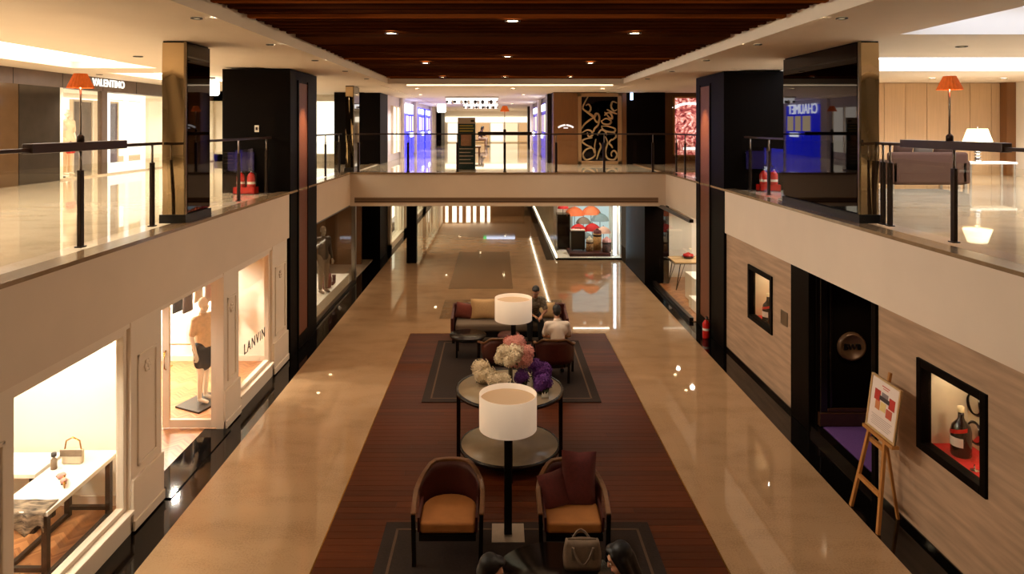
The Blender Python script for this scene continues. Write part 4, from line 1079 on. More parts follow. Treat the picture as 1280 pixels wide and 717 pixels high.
# backdrop with painted umbrellas
bd = thing('umbrella_backdrop', 'pale blue backdrop panel behind the hanging umbrellas', 'backdrop', (3.6, 27.3, 0.08))
MB().box(2.95, 4.35, 27.25, 27.35, 0.08, 2.48).build('panel', emis('backdrop_glow', (206, 228, 230), 0.9), bd)  # panel has its own glow so that it looks brightly lit
def umbrella(label, x, y, z, r, rgb, tilt=0.0):
    """open umbrella with a pointed, scalloped canopy"""
    t = thing('umbrella', label, 'umbrella', (x, y, z), group='hanging umbrellas')
    c = MB(); n = 24; vs = [(x, y, z + r * 0.95)]
    rings = 5
    for j in range(1, rings + 1):
        q = j / rings
        for i in range(n):
            a = 2 * PI * i / n; sc = 1 - 0.10 * q * abs(math.sin(4 * a))
            vs.append((x + r * math.sin(q * 1.45) * sc * math.cos(a), y + 0.6 * r * math.sin(q * 1.45) * sc * math.sin(a), z + r * 0.9 * math.cos(q * 1.5) ** 1.1))
    fs = [(0, 1 + i, 1 + (i + 1) % n) for i in range(n)]
    for j in range(rings - 1):
        for i in range(n):
            fs.append((1 + j * n + i, 1 + (j + 1) * n + i, 1 + (j + 1) * n + (i + 1) % n, 1 + j * n + (i + 1) % n))
    c._add(vs, fs, True); c.build('canopy', mat('umbrella_%d_%d_%d' % rgb, rgb, 0.6, noise=0.15, scale=8), t)
    MB().cyl((x, y, z - r * 0.7), (x, y, z + r * 1.05), 0.012, n=8).build('shaft', M['bronze'], t)
    MB().tube([(x, y, z - r * 0.68), (x, y, z - r * 0.8), (x + 0.03, y, z - r * 0.86), (x + 0.06, y, z - r * 0.8)], 0.014, 8).build('handle', M['chairwood'], t)
    return t
for (x, z, r, c, lb) in ((2.98, 1.30, 0.40, (240, 120, 66), 'orange umbrella beside the light backdrop in the umbrella shop'), (3.62, 1.34, 0.40, (244, 132, 84), 'peach umbrella in the middle of the umbrella shop'),
                         (3.30, 1.02, 0.30, (140, 128, 114), 'grey umbrella between the orange and peach ones'), (3.95, 1.10, 0.36, (140, 168, 178), 'pale blue umbrella by the white light tube'),
                         (3.08, 0.74, 0.34, (214, 22, 26), 'red umbrella hanging above the suitcase'), (3.62, 0.76, 0.34, (206, 26, 32), 'red umbrella hanging above the tall cane basket'),
                         (3.36, 0.52, 0.26, (130, 146, 150), 'slate grey umbrella over the patterned hat box'), (4.02, 0.70, 0.30, (244, 196, 176), 'blush umbrella beside the white light tube')):
    umbrella(lb, x, 26.35 + {1.30: 0.62, 1.34: 0.60, 1.02: 0.45, 1.10: 0.50, 0.74: 0.25, 0.76: 0.28, 0.52: 0.0, 0.70: 0.1}[z], z, r, c)
umbrella('red umbrella on top of the dark display cabinet', 2.50, 26.6, 1.62, 0.22, (196, 20, 22))
# luggage
t = thing('suitcase', 'upright dark olive suitcase with pale top on the maroon display step', 'suitcase', (2.98, 25.7, 0.20))
MB().box(2.70, 3.22, 25.55, 25.85, 0.25, 0.93).build('shell', mat('olive_case', (44, 36, 20), 0.5, noise=0.2, scale=20), t, bevel=0.03)
MB().box(2.70, 3.22, 25.55, 25.85, 0.93, 0.97).build('lid_trim', M['paper'], t, bevel=0.01)
for x in (2.76, 3.16):
    MB().cyl((x, 25.68, 0.23), (x, 25.72, 0.23), 0.03, n=12).build('wheel', M['black'], t)
MB().tube([(2.86, 25.7, 0.97), (2.86, 25.7, 1.03), (3.06, 25.7, 1.03), (3.06, 25.7, 0.97)], 0.012, 8).build('handle', M['bronze'], t)
def hatbox(label, x, y, z, w_, h, rgb, rgb2, topm, toplabel=None):
    t = thing('fabric_basket', label, 'basket', (x, y, z))
    m_ = mat('basket_%d_%d_%d' % rgb, rgb, 0.7, noise=0.0, scale=14, rgb2=rgb2, bump=0.2)
    MB().lathe([(0.001, 0), (w_ * 0.46, 0), (w_ * 0.5, 0.02), (w_ * 0.5, h), (w_ * 0.46, h), (0.001, h - 0.02)], 20, (x, y, z)).build('basket', m_, t)
    p_ = MB()
    for k in range(9):
        a = 2 * PI * k / 9; p_.ell((x + w_ * 0.3 * math.cos(a), y + w_ * 0.3 * math.sin(a), z + h + 0.04), (w_ * 0.2, w_ * 0.2, 0.09), 10, 6)
    p_.ell((x, y, z + h + 0.1), (w_ * 0.25, w_ * 0.25, 0.1), 10, 6); p_.build('contents', topm, t)
    MB().lathe([(w_ * 0.5, h * 0.82), (w_ * 0.52, h * 0.84), (w_ * 0.52, h * 0.94), (w_ * 0.5, h * 0.96)], 20, (x, y, z)).build('rim_band', M['bronze'], t)
    return t
hatbox('patterned hat box with white scarf beside the suitcase', 3.38, 25.6, 0.20, 0.27, 0.34, (206, 160, 96), (120, 64, 34), M['petalw'])
hatbox('tall cane basket filled with red scarves in the umbrella shop', 3.70, 25.85, 0.20, 0.32, 0.60, (196, 150, 88), (150, 104, 54), M['maroonf'])
hatbox('dark woven basket with pink scarf by the white light tube', 3.98, 25.4, 0.20, 0.34, 0.36, (96, 54, 40), (40, 22, 18), M['petalp'])
fill([(x_, 25.6, ZS - 0.05) for x_ in (2.6, 3.2, 3.8)], 45, NEUT)
t = thing('direction_sign', 'hanging white and green direction sign far along the lower passage', 'sign', (0.2, 44, 2.1))
MB().box(-0.7, 1.1, 43.95, 44.05, 2.2, 2.36).build('panel', emis('sign_white', (220, 232, 255), 2.2), t)
MB().box(-0.9, -0.7, 43.95, 44.05, 2.2, 2.36).build('exit_panel', emis('sign_green', (70, 220, 120), 2.0), t)
for x in (-0.6, 1.0):
    MB().cyl((x, 44, 2.36), (x, 44, 2.5), 0.015, n=8).build('hanger', M['steel'], t)

# ================================================================== BALUSTRADES
ZF = ZU + 0.045
def railing(label, axis, c, a, b, posts, top=1.13):
    """glass balustrade along an axis at the constant c, from a to b"""
    def q(u, v): return (c + v, u) if axis == 'y' else (u, c + v)
    mid = q((a + b) / 2, 0)
    t = thing('glass_railing', label, 'railing', (mid[0], mid[1], ZF))
    def bx(u0, u1, v0, v1, z0, z1):
        p0 = q(u0, v0); p1 = q(u1, v1); return MB().box(p0[0], p1[0], p0[1], p1[1], z0, z1)
    bx(a, b, -0.03, 0.03, ZF + top - 0.04, ZF + top).build('handrail', M['railwood'], t, bevel=0.008)
    for u in posts:
        o = bx(u - 0.035, u + 0.035, -0.022, 0.022, ZF, ZF + 0.86).build('post', M['bronze'], t, bevel=0.005)
        p = q(u, 0)
        MB().cyl((p[0], p[1], ZF + 0.86), (p[0], p[1], ZF + top - 0.04), 0.016, n=10).build('post_pin', M['steel'], o)
        bx(u - 0.05, u + 0.05, -0.04, 0.04, ZF, ZF + 0.015).build('post_foot', M['bronze'], o)
    edges = [a] + sorted(posts) + [b]
    for u0, u1 in zip(edges[:-1], edges[1:]):
        if u1 - u0 > 0.15:
            bx(u0 + 0.045, u1 - 0.045, -0.006, 0.006, ZF + 0.04, ZF + 0.92).build('glass_panel', M['glass'], t)
    return t
def rail_lamp(label, axis, c, u, half):
    """wide leaning board on the handrail with a slim orange shaded lamp in its middle"""
    def q(du, v): return (c + v, u + du) if axis == 'y' else (u + du, c + v)
    z0 = ZF + 1.075; p = q(0, 0)
    t = thing('rail_lamp', label, 'lamp', (p[0], p[1], z0))
    p0 = q(-half, -0.055); p1 = q(half, 0.055)
    MB().box(p0[0], p1[0], p0[1], p1[1], z0, z0 + 0.10).build('leaning_board', M['railwood'], t, bevel=0.008)
    MB().lathe([(0.001, 0.10), (0.04, 0.10), (0.04, 0.16), (0.02, 0.18), (0.001, 0.18)], 16, (p[0], p[1], z0)).build('base', M['bronze'], t)
    MB().cyl((p[0], p[1], z0 + 0.18), (p[0], p[1], z0 + 0.82), 0.011, n=10).build('stem', M['steel'], t)
    sh = MB(); n = 40; prof = ((0.135, 0.70), (0.065, 0.86)); vs = []
    for (r, z) in prof:
        for i in range(n):
            a = 2 * PI * i / n; rr = r * (1 + 0.035 * math.cos(i * PI))
            vs.append((p[0] + rr * math.cos(a), p[1] + rr * math.sin(a), z0 + z))
    sh._add(vs, [(i, (i + 1) % n, n + (i + 1) % n, n + i) for i in range(n)])
    sh.build('shade', M['orange'], t)
    MB().ell((p[0], p[1], z0 + 0.765), (0.03, 0.03, 0.035), 10, 8).build('bulb', emis('lamp_bulb', (255, 214, 150), 25), t)
    point('rail_lamp_light', (p[0], p[1], z0 + 0.73), 5, WARM, 0.03)
    return t
railing('glass railing with dark posts before the dress boutique hall', 'y', -4.65, 2.0, 9.6, [3.0, 4.6, 6.15, 7.76, 9.37])
railing('short glass railing between the bronze mirror pier and the black column', 'y', -4.65, 10.55, 14.25, [12.5, 14.0])
railing('glass railing before the sofa lounge', 'y', 5.3, 2.0, 9.62, [2.5, 4.3, 6.1, 8.08, 9.4, 9.57])
railing('short glass railing between the black mirror pier and the black column', 'y', 5.3, 12.3, 14.9, [13.6, 14.6])
railing('short glass railing from the black column to the bridge corner by the white shopfront', 'y', -4.6, 16.45, 20.45, [18.6, 20.2])
railing('short glass railing from the black column to the bridge corner by the glowing poster', 'y', 5.2, 17.1, 20.45, [18.2, 19.3, 20.25])
railing('long glass railing across the bridge', 'x', 20.45, -4.2, 5.17, [-4.09, -2.63, -1.18, 0.21, 1.72, 3.13, 4.56])
rail_lamp('orange shaded lamp on a dark leaning board before the dress boutique', 'y', -4.65, 7.76, 0.88)
rail_lamp('orange shaded lamp on a dark leaning board before the sofa lounge', 'y', 5.3, 8.16, 0.92)
rail_lamp('orange shaded lamp on a dark leaning board on the bridge railing', 'x', 20.45, 0.21, 0.79)

# extinguisher stands before the black columns
for (x, y, who) in ((-5.1, 14.1, 'by the bronze mirror pier hall'), (5.72, 14.7, 'on the sofa lounge side')):
    t = thing('extinguisher_tray', 'red tray for two extinguishers before the black column ' + who, 'stand', (x, y, ZU + 0.02))
    MB().box(x - 0.22, x + 0.22, y - 0.12, y + 0.12, ZU + 0.02, ZU + 0.04).build('base', M['red'], t)
    MB().box(x - 0.22, x + 0.22, y - 0.12, y - 0.105, ZU + 0.02, ZU + 0.16).box(x - 0.22, x + 0.22, y + 0.105, y + 0.12, ZU + 0.02, ZU + 0.16).box(x - 0.22, x - 0.205, y - 0.12, y + 0.12, ZU + 0.02, ZU + 0.16).box(x + 0.205, x + 0.22, y - 0.12, y + 0.12, ZU + 0.02, ZU + 0.16).build('side', M['red'], t)
    for dx in (-0.1, 0.11):
        extinguisher('red fire extinguisher in the tray before the black column ' + who, x + dx, y, ZU + 0.04, 0.5, 'extinguishers ' + who)
    t = thing('notice_panel', 'violet tinted glass notice panel above the extinguishers ' + who, 'panel', (x - 0.15, y + 0.16, ZU + 0.5))
    MB().box(x - 0.42, x + 0.12, y + 0.14, y + 0.155, ZU + 0.48, ZU + 0.86).build('tinted_sheet', mat('violet_glass', (34, 26, 84), 0.1, noise=0.3, scale=3), t)
    for dx in (-0.4, 0.1):
        MB().cyl((x + dx, y + 0.155, ZU + 0.82), (x + dx, y + 0.24, ZU + 0.82), 0.01, n=8).build('standoff', M['steel'], t)
t = thing('wall_switch', 'white wall switch on the face of the black column', 'switch', (-4.95, 14.29, 4.7))
MB().box(-4.99, -4.90, 14.285, 14.3, 4.67, 4.81).build('plate', M['white_plastic'], t, bevel=0.004)
MB().box(-4.965, -4.925, 14.278, 14.287, 4.71, 4.77).build('rocker', M['bronze'], t)

# ================================================================== DRESS BOUTIQUE (upper left)
XV = -11.0
vb = struct(MB().box(XV - 0.3, XV, 12.0, 27.0, 5.76, 6.13), 'trim_1', M['header'])
for yy in (15.8, 17.6, 19.4, 21.2, 23.0, 24.8):
    struct(MB().box(XV - 0.005, XV + 0.006, yy - 0.008, yy + 0.008, 5.76, 6.13), 'header_joint', M['bronze'], vb)
for k, (a, b, m) in enumerate(((12.0, 14.0, 'brownglass'), (14.0, 15.98, 'brownglass'), (16.0, 17.5, 'greyglass'))):
    struct(MB().box(XV - 0.05, XV, a + 0.006, b - 0.006, ZU, 5.76), 'wall_panel_%d' % (k + 1), M[m])
sb = struct(MB().box(-13.8, XV, 17.5, 17.62, ZU, 5.76), 'wall_boutique', M['wallwhite'])
struct(MB().box(-13.8, XV, 26.9, 27.0, ZU, 6.13), 'wall_boutique_end', M['wallwhite'])
struct(MB().box(-13.8, XV - 0.3, 17.62, 26.9, 5.85, 6.13), 'ceiling_boutique', M['wallwhite'])
struct(MB().box(-13.8, XV + 0.02, 17.5, 27, ZU + 0.02, ZU + 0.06), 'floor_boutique', M['marble_up'])
sg = thing('shop_sign', 'white VALENTINO lettering on the stone header of the dress boutique', 'sign', (XV, 19.68, 5.85))
text_mesh('lettering', 'VALENTINO', emis('sign_letters', (255, 246, 226), 2.2), 0.26, 0.012, sg, (XV + 0.02, 19.68, 5.98), (PI / 2, 0, PI / 2), width=1.6)
# white framed double glass doors of the boutique
df = MB()
for (a, b, za, zb) in ((19.65, 19.80, ZU + 0.06, 5.7), (21.62, 21.78, ZU + 0.06, 5.7), (20.66, 20.78, ZU + 0.06, 5.6), (19.65, 21.78, 5.55, 5.72), (19.65, 21.78, ZU + 0.06, ZU + 0.34)):
    df.box(XV - 0.10, XV - 0.02, a, b, za, zb)
d4 = struct(df, 'door_4', emis('glowing_white_frame', (255, 250, 238), 1.6))  # frame itself emits, in place of light falling on it
for (a, b) in ((19.80, 20.66), (20.78, 21.62)):
    struct(MB().box(XV - 0.065, XV - 0.055, a, b, ZU + 0.34, 5.55), 'pane', M['shopglass'], d4)
struct(MB().box(XV - 0.12, XV, 19.35, 19.62, ZU + 0.06, 5.76), 'door_pier', M['header'], d4)
struct(MB().box(XV - 0.03, XV - 0.02, 17.62, 19.35, ZU + 0.06, 5.76), 'window_11', M['shopglass'])
struct(MB().box(XV - 0.03, XV - 0.02, 21.8, 26.9, ZU + 0.06, 5.76), 'window_12', M['shopglass'])
fill([(-12.3, y_, 5.8) for y_ in (18.2, 20.0, 21.8, 23.6, 25.4)], 110, NEUT)
struct(MB().box(-13.79, -13.7, 17.7, 26.8, ZU + 0.3, 5.7), 'wall_boutique_back', emis('boutique_back_glow', (255, 240, 214), 2.0))  # back wall given a glow, added to light the ceiling and floor
# pictures and cabinets inside
for k, (a, b, lb) in enumerate(((20.0, 20.9, 'tall framed grey photograph inside the dress boutique doors'), (21.2, 22.3, 'tall framed violet photograph inside the dress boutique'))):
    t = thing('framed_photograph', lb, 'picture', (-12.2, (a + b) / 2, ZU + 0.06))
    MB().box(-12.25, -12.2, a, b, ZU + 0.06, 5.5).build('backing', mat('photo_grey_%d' % k, ((150, 136, 130), (150, 140, 170))[k], 0.5, noise=0.5, scale=1.5), t)
    f = MB()
    for (ya, yb, za, zb) in ((a - 0.06, a, ZU + 0.06, 5.56), (b, b + 0.06, ZU + 0.06, 5.56), (a, b, 5.5, 5.56)):
        f.box(-12.27, -12.17, ya, yb, za, zb)
    f.build('frame', M['white'], t)
p = standing(1.78)
figure('mannequin', 'white mannequin in a pale gown holding a red bag in the boutique window', 'mannequin', (-11.6, 18.75, ZU + 0.06), 1.2, p,
       dict(skin=M['mann'], shirt=mat('pale_gown', (240, 214, 186), 0.7, noise=0.1, scale=20), trousers=mat('pale_gown_skirt', (238, 208, 176), 0.7, noise=0.1, scale=20), eyes=False))
t = thing('handbag', 'red handbag held by the gowned mannequin', 'handbag', (-11.38, 18.55, ZU + 0.72))
MB().box(-11.44, -11.32, 18.42, 18.68, ZU + 0.66, ZU + 0.85).build('body', M['red'], t, bevel=0.03)
MB().tube([(-11.38, 18.46, ZU + 0.85), (-11.38, 18.48, ZU + 0.95), (-11.38, 18.55, ZU + 0.98), (-11.38, 18.62, ZU + 0.95), (-11.38, 18.64, ZU + 0.85)], 0.01, 8).build('handle', M['maroon'], t)
t = thing('standard_lamp', 'standard lamp with a peach shade in the boutique window', 'lamp', (-11.4, 18.1, ZU + 0.06))
MB().cyl((-11.4, 18.1, ZU + 0.06), (-11.4, 18.1, ZU + 1.3), 0.012, n=8).build('stem', M['bronze'], t)
MB().lathe([(0.18, 1.28), (0.10, 1.5)], 20, (-11.4, 18.1, ZU)).build('shade', M['petalp'], t)
MB().lathe([(0.001, 0.09), (0.14, 0.08), (0.14, 0.06)], 20, (-11.4, 18.1, ZU)).build('base', M['bronze'], t)
# bright shopfront beyond the boutique, facing the bridge
wbr = struct(MB().box(-11, -10.6, 27.0, 27.3, ZU, 6.13).box(-6.2, -5.8, 27.0, 27.3, ZU, 6.13).box(-11, -5.8, 27.0, 27.3, 5.75, 6.13).box(-11, -5.8, 27.0, 27.3, ZU, 3.7), 'wall_bright_shop', M['wallwhite'])
o = struct(MB().box(-10.6, -6.2, 27.1, 27.12, 3.7, 5.75), 'window_13', M['shopglass'])
struct(MB().box(-10.6, -6.2, 28.2, 28.3, 3.4, 6.0), 'lit_back_panel', emis('lit_shop_up', (255, 246, 226), 2.4), o)
for k in range(4):
    struct(MB().box(-10.6 + 1.1 * (k + 1) - 0.03, -10.6 + 1.1 * (k + 1) + 0.03, 27.05, 27.15, 3.7, 5.75), 'mullion', M['white'], o)
def lantern(label, x, y, z, r=0.2, h=0.45, p=40, zc=6.0):
    t = thing('lantern', label, 'lamp', (x, y, z))
    MB().lathe([(0.001, 0), (r * 0.8, 0), (r, h * 0.15), (r, h * 0.85), (r * 0.8, h), (0.001, h)], 20, (x, y, z)).build('globe', emis('lantern_glow', (255, 246, 228), 5), t)
    MB().cyl((x, y, z + h), (x, y, zc), 0.01, n=6).build('rod', M['bronze'], t)
    MB().lathe([(0.08, 0), (0.08, -0.03), (0.001, -0.03)], 16, (x, y, zc)).build('ceiling_rose', M['bronze'], t)
lantern('white glowing lantern hanging beside the bronze mirror pier', -7.1, 17.3, 5.55, 0.18, 0.36)
lantern('white glowing lantern hanging in the blue shop corridor', -2.78, 35.0, 5.75, 0.2, 0.5, zc=6.0) if False else None

# ================================================================== SOFA LOUNGE (upper right)
wlb = struct(MB().box(6.6, 16.0, 19.5, 19.7, ZU, 6.0), 'wall_lounge', M['veneer'])
x = 6.62; k = 0
while x < 14.0:
    struct(MB().box(x, x + 0.585, 19.47, 19.5, ZU + 0.02, 5.98), 'veneer_panel', M['veneer'], wlb); x += 0.6; k += 1
struct(MB().box(14.05, 14.3, 19.2, 19.6, ZU, 6.0), 'trim_2', M['brownpanel'])
struct(MB().box(14.3, 16.0, 15.0, 19.5, ZU, 6.0), 'wall_right_upper', M['wallwhite'])
struct(MB().box(15.9, 16.1, -8, 20, ZU, 6.3), 'wall_right_far', M['wallwhite'])
t = thing('sofa', 'brown upholstered sofa seen from behind in the upper lounge', 'sofa', (9.45, 15.6, ZU + 0.02))
zb = ZU + 0.02
MB().box(8.6, 10.3, 15.25, 16.15, zb + 0.08, zb + 0.42).build('seat_base', M['brownf'], t, bevel=0.04)
MB().box(8.6, 10.3, 15.2, 15.42, zb + 0.1, zb + 0.80).build('backrest', M['brownf'], t, bevel=0.06, seg=3)
MB().box(8.55, 8.78, 15.2, 16.15, zb + 0.1, zb + 0.62).build('arm', M['brownf'], t, bevel=0.06, seg=3)
MB().box(10.12, 10.35, 15.2, 16.15, zb + 0.1, zb + 0.62).build('arm', M['brownf'], t, bevel=0.06, seg=3)
for xx in (8.65, 10.25):
    for yy in (15.26, 16.1):
        MB().box(xx - 0.03, xx + 0.03, yy - 0.03, yy + 0.03, zb, zb + 0.1).build('foot', M['chrome'], t)
for k, xx in enumerate((9.05, 9.5, 9.95)):
    solo(MB().pillow((xx, 15.55, zb + 0.80), 0.46, 0.42, 0.20, Matrix.Rotation(0.25, 3, 'X')), 'cushion', (M['brownf'], M['greyf'], M['brownf'])[k],
         ('brown scatter cushion at the sofa arm away from the lamp', 'grey brown scatter cushion in the middle of the lounge sofa', 'brown scatter cushion at the lamp end of the lounge sofa')[k], 'cushion', (xx, 15.55, zb + 0.5))
t = thing('side_table', 'white topped chrome side table beside the lounge sofa', 'table', (11.3, 16.1, zb))
MB().box(10.75, 11.85, 15.85, 16.35, zb + 0.50, zb + 0.55).build('table_top', M['wallwhite'], t, bevel=0.006)
for xx in (10.8, 11.8):
    for yy in (15.9, 16.3):
        MB().box(xx - 0.02, xx + 0.02, yy - 0.02, yy + 0.02, zb, zb + 0.5).build('leg', M['chrome'], t)
t = thing('table_lamp', 'glowing cream table lamp with stacked chrome rings on the lounge side table', 'lamp', (11.1, 16.1, zb + 0.55))
pf = [(0.001, 0), (0.10, 0), (0.10, 0.02)]
for k in range(5):
    pf += [(0.05, 0.05 + 0.07 * k), (0.085, 0.075 + 0.07 * k), (0.05, 0.10 + 0.07 * k)]
pf += [(0.02, 0.42), (0.02, 0.5), (0.001, 0.5)]
MB().lathe(pf, 20, (11.1, 16.1, zb + 0.55)).build('base', M['chrome'], t)
MB().lathe([(0.30, 0.46), (0.20, 0.76), (0.195, 0.76), (0.295, 0.46)], 24, (11.1, 16.1, zb + 0.55)).build('shade', M['litshade'], t)
MB().cyl((11.1, 16.1, zb + 1.25), (11.1, 16.1, zb + 1.37), 0.012, n=8).build('finial', M['chrome'], t)
point('table_lamp_light', (11.1, 16.1, zb + 1.15), 25, SOFT, 0.06)
t = thing('armchair', 'dark armchair turned away at the end of the lounge', 'chair', (8.35, 17.2, zb))
MB().box(8.0, 8.6, 16.9, 17.6, zb + 0.15, zb + 0.42).build('seat', M['blacklac'], t, bevel=0.04)
MB().box(7.95, 8.65, 16.85, 16.98, zb + 0.15, zb + 0.85).build('backrest', M['blacklac'], t, bevel=0.04)
for xx in (8.03, 8.57):
    for yy in (16.93, 17.55):
        MB().box(xx - 0.025, xx + 0.025, yy - 0.025, yy + 0.025, zb, zb + 0.16).build('leg', M['chrome'], t)

# ================================================================== BACK OF THE BRIDGE: PANELLED WALL, SCROLL DOOR, GLOWING POSTER
wp = struct(MB().box(2.0, 4.62, 24.95, 25.2, ZU, 6.0), 'wall_panelled', M['brownpanel'])
for (a, b) in ((2.02, 2.88), (4.46, 4.61)):
    struct(MB().box(a, b, 24.92, 24.95, ZU + 0.02, 5.98), 'veneer_panel', M['brownpanel'], wp)
d5 = struct(MB().box(2.98, 4.32, 24.93, 24.95, ZU + 0.12, 5.85), 'door_5', M['blackmirror'])
f = MB()
for (a, b, za, zb_) in ((2.88, 3.0, ZU + 0.02, 5.96), (4.30, 4.44, ZU + 0.02, 5.96), (2.88, 4.44, 5.84, 5.96), (2.88, 4.44, ZU + 0.02, ZU + 0.14)):
    f.box(a, b, 24.86, 24.95, za, zb_)
struct(f, 'door_frame', mat('champagne_frame', (176, 138, 98), 0.35, 0.3), d5, bevel=0.006)
champ = mat('champagne_scroll', (196, 164, 122), 0.35, 0.4, noise=0.1, scale=10)
# flowing scrolls drawn as flat metal ribbons; coordinates are fractions of the door leaf
def scroll(pts):
    P_ = []
    n = len(pts)
    for i in range(n - 1):
        p0 = Vector(pts[max(i - 1, 0)]); p1 = Vector(pts[i]); p2 = Vector(pts[i + 1]); p3 = Vector(pts[min(i + 2, n - 1)])
        for s in range(6):
            t_ = s / 6
            P_.append(0.5 * ((2 * p1) + (p2 - p0) * t_ + (2 * p0 - 5 * p1 + 4 * p2 - p3) * t_ ** 2 + (3 * p1 - p0 - 3 * p2 + p3) * t_ ** 3))
    P_.append(Vector(pts[-1]))
    Q = [(3.0 + 1.3 * max(0.0, min(1.0, p[0])), 24.915, 5.84 - 2.30 * max(0, min(1, p[1]))) for p in P_]
    struct(MB().ribbon(Q, 0.06, 0.02, up=(0, 1, 0)) if False else MB().tube(Q, [0.022 + 0.016 * math.sin(PI * i / (len(Q) - 1)) for i in range(len(Q))], 6), 'scroll', champ, d5)
for s in ([(0.18, 0.0), (0.05, 0.14), (0.06, 0.20), (0.2, 0.24), (0.26, 0.18), (0.2, 0.12), (0.12, 0.14)], [(0.05, 0.2), (0.24, 0.28), (0.34, 0.32), (0.28, 0.28), (0.2, 0.25)],
          [(0.0, 0.5), (0.1, 0.42), (0.26, 0.35), (0.36, 0.33)], [(0.42, 0.28), (0.36, 0.34), (0.44, 0.40), (0.5, 0.34), (0.46, 0.27), (0.38, 0.27), (0.36, 0.34)], [(0.5, 0.36), (0.46, 0.44), (0.36, 0.5), (0.34, 0.55)],
          [(0.98, 0.1), (0.86, 0.08), (0.82, 0.16), (0.9, 0.22), (0.98, 0.2)], [(0.98, 0.27), (0.84, 0.24), (0.7, 0.2)], [(0.64, 0.24), (0.76, 0.32), (0.86, 0.34), (0.8, 0.26), (0.68, 0.26), (0.64, 0.3)],
          [(0.56, 0.38), (0.68, 0.34), (0.82, 0.38), (0.76, 0.43), (0.6, 0.42), (0.54, 0.37)], [(0.56, 0.46), (0.72, 0.46), (0.92, 0.5), (0.9, 0.55), (0.7, 0.54), (0.58, 0.5), (0.56, 0.45)],
          [(0.02, 0.56), (0.16, 0.52), (0.28, 0.54), (0.3, 0.6), (0.2, 0.62), (0.16, 0.56)], [(0.44, 0.6), (0.54, 0.52), (0.66, 0.54), (0.7, 0.6)], [(0.3, 0.64), (0.1, 0.66), (0.02, 0.7), (0.16, 0.76), (0.28, 0.78)],
          [(0.4, 0.66), (0.36, 0.78), (0.38, 0.9), (0.28, 0.96), (0.12, 0.98), (0.04, 0.9), (0.14, 0.82), (0.3, 0.8), (0.36, 0.88)], [(0.66, 0.62), (0.72, 0.72), (0.66, 0.86), (0.72, 0.96), (0.9, 0.98), (0.98, 0.9), (0.9, 0.84), (0.82, 0.88), (0.84, 0.93)],
          [(0.42, 0.98), (0.48, 0.86), (0.54, 0.78), (0.5, 0.72)], [(0.84, 0.66), (0.76, 0.72), (0.82, 0.76), (0.86, 0.8)], [(0.9, 0.56), (0.96, 0.62), (0.84, 0.68)]):
    scroll(s)
# arched white sign
t = thing('arched_sign', 'small arched white lettering on the brown panelled wall', 'sign', (2.44, 24.91, 4.72))
wl_ = emis('sign_white_soft', (255, 244, 236), 1.3)
for half, (a0, a1) in enumerate(((-0.62, -0.04), (0.04, 0.62))):
    n = 6
    for i in range(n):
        a = a0 + (a1 - a0) * (i + 0.5) / n
        c = (2.44 + 0.46 * math.sin(a), 24.91, 4.48 + 0.46 * math.cos(a) - 0.12 + 0.0)
        m = MB().box(-0.026, 0.026, -0.006, 0.006, -0.03, 0.03); m.rot(Matrix.Rotation(a, 3, 'Y')); m.v = [tuple(Vector(v) + Vector(c)) for v in m.v]
        m.build('glyph', wl_, t)
MB().box(2.36, 2.52, 24.904, 24.916, 4.70, 4.735).build('underline_word', wl_, t)
# backlit poster with swirling lace
def lace(name):
    m = bpy.data.materials.new(name); m.use_nodes = True; nt = m.node_tree; N = nt.nodes; L = nt.links
    N.remove(N['Principled BSDF']); e = N.new('ShaderNodeEmission'); L.new(e.outputs[0], N['Material Output'].inputs[0]); e.inputs[1].default_value = 1.3
    tc = N.new('ShaderNodeTexCoord'); nz = N.new('ShaderNodeTexNoise'); nz.inputs['Scale'].default_value = 3.2; nz.inputs['Detail'].default_value = 6; nz.inputs['Distortion'].default_value = 2.5
    L.new(tc.outputs['Object'], nz.inputs[0]); rp = N.new('ShaderNodeValToRGB'); cr = rp.color_ramp
    cr.elements[0].position = 0.33; cr.elements[0].color = lin((70, 26, 30)); cr.elements[1].position = 0.68; cr.elements[1].color = lin((255, 225, 215))
    q = cr.elements.new(0.46); q.color = lin((180, 80, 76)); q = cr.elements.new(0.56); q.color = lin((230, 150, 130))
    L.new(nz.outputs['Fac'], rp.inputs[0]); L.new(rp.outputs[0], e.inputs[0]); return m
struct(MB().box(6.0, 10.5, 25.4, 25.6, ZU, 6.0), 'wall_poster', M['brownpanel'])
t = thing('lightbox_poster', 'glowing pink lace poster on the brown wall beside the black column', 'poster', (7.6, 25.35, 3.72))
MB().box(6.45, 8.7, 25.33, 25.38, 3.74, 5.80).build('lit_sheet', lace('pink_lace_print'), t)
f = MB()
for (a, b, za, zb_) in ((6.38, 6.45, 3.68, 5.86), (8.7, 8.77, 3.68, 5.86), (6.38, 8.77, 5.80, 5.86), (6.38, 8.77, 3.68, 3.74)):
    f.box(a, b, 25.3, 25.4, za, zb_)
f.build('frame', mat('gold_frame', (190, 142, 84), 0.4, 0.4), t)
MB().prism([(7.0 + 0.8 * math.sin(a) * r, 5.2 + 0.45 * math.cos(a) * r) for r, seq in ((1.0, range(-6, 7)), (0.82, range(6, -7, -1))) for a in [k * 0.16 for k in seq]], 'y', 25.31, 25.33).build('white_arc', emis('poster_white', (255, 246, 240), 2.0), t)
MB().box(6.75, 7.6, 25.31, 25.33, 3.92, 4.02).build('caption_bar', emis('poster_white', (255, 246, 240), 2.0), t)
t = thing('exit_sign', 'small blue white sign hanging edge on beside the black column', 'sign', (4.7, 24.4, 5.7))
MB().box(4.66, 4.74, 24.35, 24.45, 5.70, 5.95).build('lit_panel', emis('exit_blue_white', (190, 215, 255), 4.0), t)
